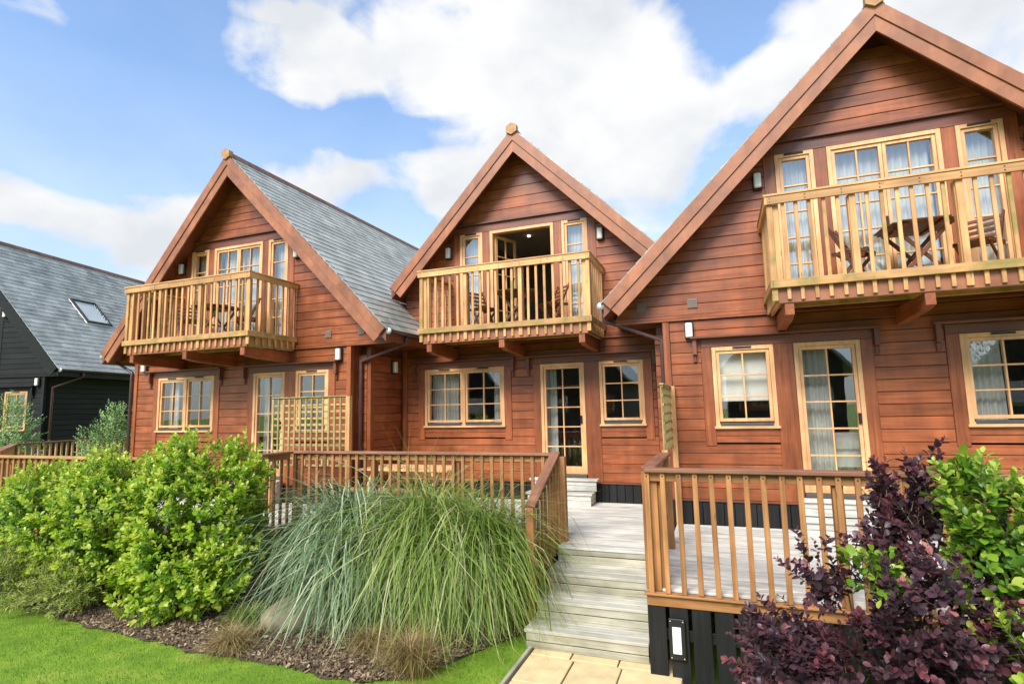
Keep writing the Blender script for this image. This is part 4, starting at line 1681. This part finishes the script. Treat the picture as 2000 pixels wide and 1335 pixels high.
def chair(loc, rotz, label, group=None):
    t_ = thing('folding_chair', label, 'chair', loc, rotz, group, local=True)
    # local: faces +X; slatted seat and back, crossed legs
    for s in (-1, 1):
        y = s * .20
        beam('back_leg', (.16, y, 0), (-.24, y, .86), .022, .045, 'teak_x', t_)
        beam('front_leg', (-.22, y * .88, 0), (.20, y * .88, .44), .022, .045, 'teak_x', t_)
        beam('seat_rail', (-.20, y * .94, .43), (.22, y * .94, .43), .02, .035, 'teak_x', t_)
    for i in range(6):
        x = -.17 + i * .073
        cbox('seat_slat', (x, 0, .456), (.058, .40, .016), 'teak_y', t_)
    for i in range(4):
        f = .62 + i * .098
        p = Vector((.16, 0, 0)).lerp(Vector((-.24, 0, .86)), f)
        cbox('back_slat', (p.x + .012, 0, p.z), (.014, .39, .052), 'teak_y', t_, .004, Euler((0, -.43, 0)).to_matrix())
    cbox('stretcher', (.10, 0, .14), (.02, .38, .03), 'teak_y', t_)
    return t_


def table(loc, rotz, label, group=None):
    t_ = thing('folding_table', label, 'table', loc, rotz, group, local=True)
    n = 9
    a = .40
    for i in range(n):
        y = -a + (i + .5) * 2 * a / n
        e = a - max(0, abs(y) - .20) * .9
        cbox('top_slat', (0, y, .715), (2 * e, 2 * a / n - .008, .02), 'teak_x', t_)
    for s in (-1, 1):
        cbox('top_batten', (s * .2, 0, .693), (.05, .72, .022), 'teak_y', t_)
        beam('leg', (-.30, s * .22, 0), (.30, s * .22, .685), .022, .05, 'teak_x', t_)
        beam('leg', (.30, s * .19, 0), (-.30, s * .19, .685), .022, .05, 'teak_x', t_)
    cbox('stretcher', (0, 0, .34), (.03, .40, .03), 'teak_y', t_)
    cbox('stretcher', (-.24, 0, .07), (.03, .40, .03), 'teak_y', t_)
    return t_


ZB = 1.492
names = ('balcony beside the long slate slope', 'balcony with the open door', 'balcony above the black-skirted deck')
for c, Y, nm in ((C1, Y1, names[0]), (C2, Y2, names[1]), (C3, Y3, names[2])):
    table((c + .10, Y - .64, ZB), .06, 'folding hardwood table with crossed legs on the ' + nm)
    chair((c - .62, Y - .66, ZB), -.45, 'slatted folding chair side-on to the table on the ' + nm)
    chair((c + .80, Y - .52, ZB), math.pi + .85, 'slatted folding chair backed to the windows on the ' + nm)
# picnic table on the middle deck
pt = thing('picnic_table', 'yellow pine picnic table with benches behind the deck balustrade', 'picnic table', (-5.3, 8.9, ZDECK), 0, local=True)
for i in range(5):
    cbox('top_plank', (0, -.34 + i * .17, .75), (1.8, .155, .035), 'pine_x', pt)
for s in (-1, 1):
    for j in (0, 1):
        cbox('bench_plank', (0, s * (.62 + j * .14), .45), (1.8, .13, .035), 'pine_x', pt)
    for q in (-1, 1):
        beam('leg', (s * .65, q * .72, 0), (s * .65, q * .25, .73), .05, .10, 'pine_x', pt)
    cbox('cross_bar', (s * .60, 0, .40), (.045, 1.5, .09), 'pine_y', pt)
    cbox('cross_bar', (s * .60, 0, .69), (.045, .8, .07), 'pine_y', pt)

# ------------------------------------------------------------------ plants
def leaf_shape(l, w, fold=.25, curl=.15):
    """small leaf along +X with a folded midrib and a rounded outline"""
    xs = [(0, .0), (.22, .62), (.55, 1.0), (.85, .66), (1.0, .0)]
    vs = []
    for f, ww in xs:
        z = -curl * l * f * f
        if ww == 0:
            vs.append((f * l, 0, z))
        else:
            vs += [(f * l, ww * w / 2, z + fold * ww * w / 2), (f * l, 0, z), (f * l, -ww * w / 2, z + fold * ww * w / 2)]
    fs = [(0, 2, 1), (0, 3, 2), (1, 2, 5, 4), (2, 3, 6, 5), (4, 5, 8, 7), (5, 6, 9, 8), (7, 8, 10), (8, 9, 10)]
    return vs, fs


def basis(x, nrm):
    x = x.normalized()
    z = (nrm - x * nrm.dot(x))
    if z.length < 1e-4:
        z = x.orthogonal()
    z.normalize()
    return Matrix((x, z.cross(x), z)).transposed()


def ell_point(rnd, e, lo=.0, up_bias=0.0, floor=None):
    """random direction on an ellipsoid and the surface point"""
    (cx_, cy_, cz_), (a, b_, c) = e
    while True:
        d = Vector((rnd.gauss(0, 1), rnd.gauss(0, 1), rnd.gauss(0, 1) + up_bias))
        if d.length > .1:
            d.normalize()
            break
    return Vector((cx_ + a * d.x, cy_ + b_ * d.y, cz_ + c * d.z)), Vector((d.x / a, d.y / b_, d.z / c)).normalized()


def inside(p, ells, s=1.0):
    for (c, r) in ells:
        q = Vector(((p.x - c[0]) / r[0], (p.y - c[1]) / r[1], (p.z - c[2]) / r[2]))
        if q.length < s:
            return True
    return False


def shrub(name, label, cat, ells, mat, n_shoots, per, l, w, seed, keep=0, up=.5, tip_bright=.5, base=None, shoot=.22, inner=.35, tmean=.35, tall=0, clip=None, group=None, spread=1.0, fold=.25):
    rnd = random.Random(seed)
    base = base or (ells[0][0][0], ells[0][0][1])
    root = thing(name, label, cat, (base[0], base[1], ZG), 0, group)
    # woody stems
    sm = MB()
    for k in range(5):
        e = ells[k % len(ells)]
        p1 = Vector(e[0]) + Vector((rnd.uniform(-.5, .5) * e[1][0], rnd.uniform(-.5, .5) * e[1][1], rnd.uniform(0, .6) * e[1][2]))
        p0 = Vector((base[0] + rnd.uniform(-.15, .15) + .5 * (e[0][0] - base[0]), base[1] + rnd.uniform(-.1, .1), ZG - .05))
        pts = [p0.lerp(p1, f) + Vector((rnd.gauss(0, .04), rnd.gauss(0, .04), 0)) * (f > 0) for f in (0, .33, .66, 1)]
        for i in range(3):
            r0_, r1_ = .018 * (1 - i * .25), .018 * (1 - (i + 1) * .25)
            d = (pts[i + 1] - pts[i]).normalized()
            a = d.orthogonal().normalized()
            b_ = d.cross(a)
            vs = [tuple(pts[i] + (a * math.cos(t_) + b_ * math.sin(t_)) * r0_) for t_ in (0, 1.26, 2.51, 3.77, 5.03)] + [tuple(pts[i + 1] + (a * math.cos(t_) + b_ * math.sin(t_)) * r1_) for t_ in (0, 1.26, 2.51, 3.77, 5.03)]
            sm.add(vs, [(q, (q + 1) % 5, 5 + (q + 1) % 5, 5 + q) for q in range(5)])
    lv, lf = leaf_shape(l, w, fold)
    items = []
    tot_area = [e[1][0] * e[1][1] + e[1][0] * e[1][2] + e[1][1] * e[1][2] for e in ells]
    s_all = sum(tot_area)
    for s in range(n_shoots):
        rr = rnd.random() * s_all
        ei = 0
        while rr > tot_area[ei] and ei < len(ells) - 1:
            rr -= tot_area[ei]
            ei += 1
        p, nrm = ell_point(rnd, ells[ei], up_bias=.15)
        others = [ells[q] for q in range(len(ells)) if q != ei]
        if inside(p, others, .86):
            continue
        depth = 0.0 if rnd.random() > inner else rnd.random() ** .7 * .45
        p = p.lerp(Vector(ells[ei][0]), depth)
        # lumpy outline
        p += nrm * (.10 * math.sin(p.x * 5.1 + seed) * math.sin(p.y * 4.3 + 1) + .08 * math.sin(p.z * 6.7 + p.x * 3) + rnd.gauss(0, .05))
        if p.z < ZG + .06 or (clip and not clip(p)):
            continue
        lump = mnoise.noise(p * 2.1 + Vector((seed, 0, 0)))
        if lump < -.36 and rnd.random() < .7:
            continue
        p += nrm * (lump * .16)
        d = (nrm * spread + Vector((rnd.gauss(0, .35), rnd.gauss(0, .35), up + rnd.gauss(0, .3)))).normalized()
        L_ = shoot * rnd.uniform(.7, 1.35)
        if tall and depth == 0 and nrm.z > .35 and rnd.random() < tall:
            L_ *= 2.0
            d = (d + Vector((0, 0, .9))).normalized()
        npl = int(per * rnd.uniform(.75, 1.25) * (1.6 if L_ > shoot * 1.5 else 1))
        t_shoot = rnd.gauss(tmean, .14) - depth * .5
        q0 = p - d * L_
        a = d.orthogonal().normalized()
        b_ = d.cross(a)
        # thin shoot stem
        th_ = .0035
        vs = [tuple(q0 + a * th_), tuple(q0 - a * th_ * .5 + b_ * th_), tuple(q0 - a * th_ * .5 - b_ * th_), tuple(p)]
        sm.add(vs, [(0, 1, 3), (1, 2, 3), (2, 0, 3)])
        for k in range(npl):
            f = (k + .5) / npl
            ph = k * 2.4 + rnd.uniform(-.3, .3)
            rad_ = a * math.cos(ph) + b_ * math.sin(ph)
            ld = (rad_ * (1.05 - .55 * f) + d * (.35 + .75 * f) + Vector((rnd.gauss(0, .15), rnd.gauss(0, .15), rnd.gauss(0, .15)))).normalized()
            nn = (d * .8 - rad_ * .3 + Vector((0, 0, .5)) + Vector((rnd.gauss(0, .25), rnd.gauss(0, .25), rnd.gauss(0, .25))))
            sc = rnd.uniform(.5, 1.2) * (1.0 if f < .8 else .7)
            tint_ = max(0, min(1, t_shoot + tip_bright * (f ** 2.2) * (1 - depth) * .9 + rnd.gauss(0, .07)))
            items.append((q0 + d * (L_ * f), basis(ld, nn), sc, tint_))
    # the leaves nearest the eye are pieces of their own, the rest one mass
    items.sort(key=lambda t_: t_[0].length)
    stem = sm.build('stems', 'bark', root, (base[0], base[1], ZG))
    stem['kind'] = 'stuff'
    meshes = []
    for k in range(10):
        mb = MB()
        mb.add(lv, lf, k / 9)
        o = mb.build('leaf', mat)
        me = o.data
        for pl in me.polygons:
            pl.use_smooth = True
        bpy.data.objects.remove(o)
        meshes.append(me)
    front = 0
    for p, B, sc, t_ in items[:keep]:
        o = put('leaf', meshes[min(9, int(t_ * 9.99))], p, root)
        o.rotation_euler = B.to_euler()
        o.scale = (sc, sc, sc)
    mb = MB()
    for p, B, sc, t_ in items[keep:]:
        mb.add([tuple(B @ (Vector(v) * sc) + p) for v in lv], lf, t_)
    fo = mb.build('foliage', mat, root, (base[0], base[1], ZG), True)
    fo['kind'] = 'stuff'
    return root


# broad bright shrub on the left
shrub('leafy_shrub', 'big rounded shrub with glossy bright green oval leaves at the edge of the bed', 'shrub',
      [((-6.72, 5.72, -1.40), (.90, .72, 1.06)), ((-6.28, 5.80, -1.50), (.50, .5, .95)), ((-7.90, 5.60, -1.56), (1.0, .7, .98)), ((-7.35, 5.62, -1.36), (.65, .62, .98)), ((-8.6, 5.56, -1.52), (.75, .68, .98)), ((-9.3, 5.50, -1.62), (1.3, .70, .98)), ((-6.55, 5.30, -2.0), (.80, .5, .52))],
      'griselinia', 5800, 12, .078, .050, 21, keep=300, up=.6, tip_bright=.65, shoot=.20, tmean=.45, tall=.22, inner=.42)
shrub('feathery_shrub', 'low feathery olive green shrub spreading over the grass beside the bright oval-leaved one', 'shrub',
      [((-8.3, 4.98, -2.22), (.65, .40, .40)), ((-9.3, 4.98, -2.15), (.8, .42, .48))], 'feathery', 1000, 26, .06, .009, 22, up=.25, shoot=.26, tmean=.55, tip_bright=.4)
# purple smoke bush with the green shrub growing through it
shrub('purple_shrub', 'dark purple smoke bush in front of the black-skirted deck', 'shrub',
      [((.46, 4.2, -1.72), (.46, .4, .40)), ((1.15, 4.25, -1.62), (.65, .5, .48)), ((1.02, 4.50, -.76), (.25, .2, .38)), ((1.22, 4.55, -.66), (.21, .2, .36)), ((.60, 4.35, -1.22), (.22, .22, .22)), ((1.15, 4.15, -1.16), (.34, .26, .22)), ((1.80, 4.2, -1.18), (.40, .35, .34)), ((1.75, 4.0, -1.75), (.6, .4, .5)), ((.50, 3.95, -2.1), (.45, .4, .45)), ((.98, 4.15, -1.38), (.48, .32, .30)), ((.8, 3.7, -2.0), (.5, .3, .4))],
      'cotinus', 2500, 13, .060, .042, 31, keep=300, base=(1.1, 4.7), up=.45, tip_bright=.42, shoot=.18, tmean=.34, tall=.05, inner=.4)
shrub('green_shrub', 'bright green oval-leaved shrub growing up through the purple smoke bush', 'shrub',
      [((.84, 4.10, -.98), (.16, .12, .17)), ((1.42, 4.15, -.80), (.28, .22, .34)), ((1.42, 4.35, -.50), (.08, .08, .24)), ((1.62, 3.7, -1.45), (.22, .14, .30)), ((1.80, 4.15, -.80), (.25, .25, .30))],
      'griselinia_soft', 460, 12, .068, .047, 41, keep=300, up=.7, base=(1.45, 4.75), tip_bright=.6, shoot=.17, tmean=.42, tall=.12)
# silvery shrubs before the black chalet
shrub('silver_shrub', 'pale silvery green shrub against the dark side wall of the black chalet', 'shrub',
      [((-14.6, 9.7, -.95), (.75, .6, 1.15)), ((-15.4, 10.0, -1.3), (.7, .6, .8)), ((-14.3, 9.7, -.2), (.4, .4, .6))], 'silver_leaf', 900, 15, .075, .022, 51, up=.8, shoot=.34, tmean=.5, tip_bright=.5, tall=.12)
shrub('silver_shrub', 'pale silvery green shrub in front of the black chalet window', 'shrub',
      [((-18.9, 9.8, -.75), (.85, .6, 1.5)), ((-18.3, 9.5, -1.5), (.7, .6, .9))], 'silver_leaf', 700, 15, .085, .024, 52, up=.8, shoot=.36, tmean=.5, tip_bright=.5, tall=.12)


def grass_clump(name, label, base, n, lmin, lmax, mat, seed, spread=.28, w=.0048, lean=(0, 0), droop=(1.9, 2.7), th0=(.03, .55), tm=.45, seg=8, stalks=0, group=None, height=None):
    rnd = random.Random(seed)
    mb = MB()
    bz = bed_h(base[0], base[1])
    for k in range(n):
        r = abs(rnd.gauss(0, spread))
        an = rnd.uniform(0, 6.283)
        p = Vector((base[0] + r * math.cos(an), base[1] + r * math.sin(an) * .8, bz - .02))
        dirn = an + rnd.gauss(0, .95)
        dcur = rnd.gauss(0, 1.0)
        bend0 = rnd.uniform(.12, .36)
        kink = rnd.randint(3, seg - 1) if rnd.random() < .10 else 99
        ko = 0.0
        L_ = rnd.uniform(lmin, lmax)
        th = rnd.uniform(*th0) * (.4 + min(1.2, r / max(.01, spread)))
        th1 = rnd.uniform(*droop) if rnd.random() < .8 else rnd.uniform(1.2, droop[0])
        stalk = rnd.random() < stalks
        if stalk:
            th1 = rnd.uniform(.4, 1.0)
            th *= .5
        hx, hy = math.cos(dirn), math.sin(dirn)
        sd_ = Vector((-hy, hx, 0))
        tw = rnd.uniform(-.9, .9)
        pts = [p.copy()]
        ws = []
        q = p.copy()
        for i in range(seg):
            f = (i + .5) / seg
            g_ = min(1, max(0, (f - bend0) / .45))
            t_ = th + (th1 - th) * g_ * g_ * (3 - 2 * g_)
            st_ = L_ / seg
            if i == kink:
                ko = rnd.uniform(.5, 1.4)
            t_ = min(3.1, t_ + ko)
            hx, hy = math.cos(dirn + dcur * f), math.sin(dirn + dcur * f)
            q = q + Vector((hx * math.sin(t_) + lean[0] * f, hy * math.sin(t_) + lean[1] * f, math.cos(t_))) * st_
            if q.z < bz - .0:
                q.z = bz + rnd.uniform(0, .03)
            pts.append(q.copy())
        vs, fs = [], []
        for i, q in enumerate(pts):
            f = i / seg
            ww = w * (.7 + .9 * f if f < .35 else 1.08 * (1 - f) / .65 + .05) * rnd.uniform(.9, 1.1) * (.5 if stalk else 1)
            s2 = sd_ * math.cos(tw * f) + Vector((0, 0, 1)) * math.sin(tw * f) * .5
            vs += [tuple(q - s2 * ww), tuple(q + s2 * ww)]
        for i in range(seg):
            fs.append((2 * i, 2 * i + 1, 2 * i + 3, 2 * i + 2))
        o_ = len(mb.v)
        mb.v.extend(vs)
        mb.f.extend(tuple(i_ + o_ for i_ in f_) for f_ in fs)
        t0 = max(0, min(1, rnd.gauss(tm, .2)))
        if rnd.random() < .10:
            t0 = 1.0
        mb.t.extend([min(1, max(0, t0 - .12 + .22 * (i // 2) / seg)) for i in range(len(vs))])
    o = mb.build(name, mat, None, (base[0], base[1], bz), True)
    return tag(o, label, 'ornamental grass', group)


grass_clump('ornamental_grass', 'tall blue-green fountain grass clump beside the leafy shrub', (-4.85, 6.62), 1900, 1.4, 2.95, 'blade_blue', 61, spread=.24, w=.0098, droop=(2.3, 3.1), th0=(.02, .32), seg=10)
grass_clump('ornamental_grass', 'blue-green fountain grass clump arching low over the boulder', (-4.45, 6.12), 1600, 1.1, 2.25, 'blade_blue', 64, spread=.22, w=.0098, lean=(-.03, -.03), droop=(2.3, 3.1), th0=(.02, .36), tm=.55, seg=10)
grass_clump('ornamental_grass', 'tall yellow-green fountain grass clump in the middle of the bed', (-3.65, 6.50), 2400, 1.3, 3.0, 'blade_green', 62, spread=.26, w=.0088, droop=(2.1, 3.1), th0=(.02, .32), tm=.55, stalks=.006, seg=10)
grass_clump('ornamental_grass', 'yellow-green fountain grass clump hanging over the timber steps', (-2.92, 6.40), 2100, 1.2, 2.7, 'blade_green', 63, spread=.20, w=.0088, droop=(2.4, 3.12), th0=(.02, .26), tm=.48, stalks=.006, seg=10)
grass_clump('grass_tuft', 'round straw-coloured grass tuft at the edge of the lawn below the leafy shrub', (-5.15, 4.86), 750, .28, .50, 'straw', 71, spread=.09, w=.0026, th0=(.1, .9), droop=(1.5, 2.4), seg=6)
grass_clump('grass_tuft', 'tall rusty brown grass tuft in front of the fountain grass', (-3.02, 5.0), 800, .40, .72, 'straw', 72, spread=.10, w=.0026, th0=(.05, .6), droop=(1.0, 2.0), seg=6, tm=.45)
grass_clump('grass_tuft', 'small rusty grass tuft behind the taller brown one', (-3.62, 5.22), 480, .28, .50, 'straw', 73, spread=.09, w=.0024, th0=(.1, .9), droop=(1.3, 2.2), seg=6, tm=.3)
grass_clump('grass_tuft', 'olive green grass tuft between the leafy shrub and the boulder', (-5.45, 5.35), 480, .25, .46, 'feathery', 74, spread=.12, w=.0024, th0=(.1, .9), droop=(1.3, 2.2), seg=6, tm=.3)
# boulder
bm = bmesh.new()
bmesh.ops.create_icosphere(bm, subdivisions=4, radius=1.0)
for v in bm.verts:
    p = v.co.copy()
    k = 1 + .12 * math.sin(p.x * 3.1 + 1) * math.sin(p.y * 2.7) + .08 * math.sin(p.z * 5 + p.x * 4) + .025 * math.sin(p.x * 13) * math.sin(p.z * 11)
    if p.z > .45:
        k *= 1 - .28 * (p.z - .45)
    v.co = Vector((p.x * .42 * k, p.y * .30 * k, p.z * .30 * k))
me = bpy.data.meshes.new('boulder')
bm.to_mesh(me)
bm.free()
for pl in me.polygons:
    pl.use_smooth = True
me.materials.append(MATS['stone'])
o = put('boulder', me, (-4.92, 5.55, ZG + .13))
o.rotation_euler = (.15, -.25, .4)
tag(o, 'rough grey boulder half hidden under the drooping grass', 'boulder')

# ------------------------------------------------------------------ across the green (seen mirrored in the panes)


def plain_house(cx_, y, w, h_eave, h_ridge, d, label):
    t_ = thing('house', label, 'house', (cx_, y, ZG), 0, 'dark chalets across the green')
    mb = MB()
    mb.prism([(cx_ - w / 2, ZG), (cx_ + w / 2, ZG), (cx_ + w / 2, h_eave), (cx_, h_ridge - .2), (cx_ - w / 2, h_eave)], y - d, y)
    mb.build('wall', 'black_x', t_, (cx_, y, 0))
    for s in (-1, 1):
        prism('roof', [(cx_, h_ridge), (cx_ + s * (w / 2 + .8), h_eave - .55), (cx_ + s * (w / 2 + .8), h_eave - .75), (cx_, h_ridge - .22)], y - d - .4, y + .5, 'slate', t_)
        bx('window', cx_ + s * 1.7 - .8, cx_ + s * 1.7 + .8, y + .001, y + .05, -.4, .85, 'glass', t_)
    bx('balcony', cx_ - 1.6, cx_ + 1.6, y + .06, y + 1.2, 1.3, 1.5, 'rail_x', t_)
    return t_


plain_house(-19, -17, 6.2, 2.2, 5.6, 9, 'dark gabled chalet across the green mirrored in the twin window beside the lattice screen')
plain_house(-9.5, -18, 6.2, 2.2, 5.6, 9, 'dark gabled chalet across the green mirrored in the set-back chalet windows')
plain_house(3.5, -18, 6.2, 2.2, 5.6, 9, 'dark gabled chalet across the green mirrored in the window with the blind')
plain_house(16, -17, 6.2, 2.2, 5.6, 9, 'dark gabled chalet at the end of the row across the green')


def tree(x, y, h, seed, label):
    rnd = random.Random(seed)
    t_ = thing('tree', label, 'tree', (x, y, ZG), 0, 'trees across the green')
    tube('trunk', [(x, y, ZG - .1), (x + .1, y, ZG + h * .3), (x - .1, y + .1, ZG + h * .6), (x, y, ZG + h * .9)], [.16, .12, .08, .03], 'bark', t_, 8)
    mb = MB()
    lv, lf = leaf_shape(.14, .09)
    for k in range(2600):
        d = Vector((rnd.gauss(0, 1), rnd.gauss(0, 1), rnd.gauss(0, 1))).normalized() * rnd.random() ** .4
        p = Vector((x + d.x * h * .30, y + d.y * h * .30, ZG + h * .66 + d.z * h * .36))
        p += Vector((rnd.gauss(0, .2), rnd.gauss(0, .2), rnd.gauss(0, .2)))
        B = basis(Vector((rnd.gauss(0, 1), rnd.gauss(0, 1), rnd.gauss(0, .5))), Vector((rnd.gauss(0, .5), rnd.gauss(0, .5), 1)))
        mb.add([tuple(B @ Vector(v) + p) for v in lv], lf, rnd.random())
    o = mb.build('crown', 'tree_leaf', t_, (x, y, ZG))
    o['kind'] = 'stuff'
    return t_


tree(9.0, -11.0, 6.5, 81, 'slender young tree across the green mirrored in the pane beside the cream curtain')
tree(-16.5, -9.5, 6.0, 82, 'broad tree across the green mirrored in the twin window')
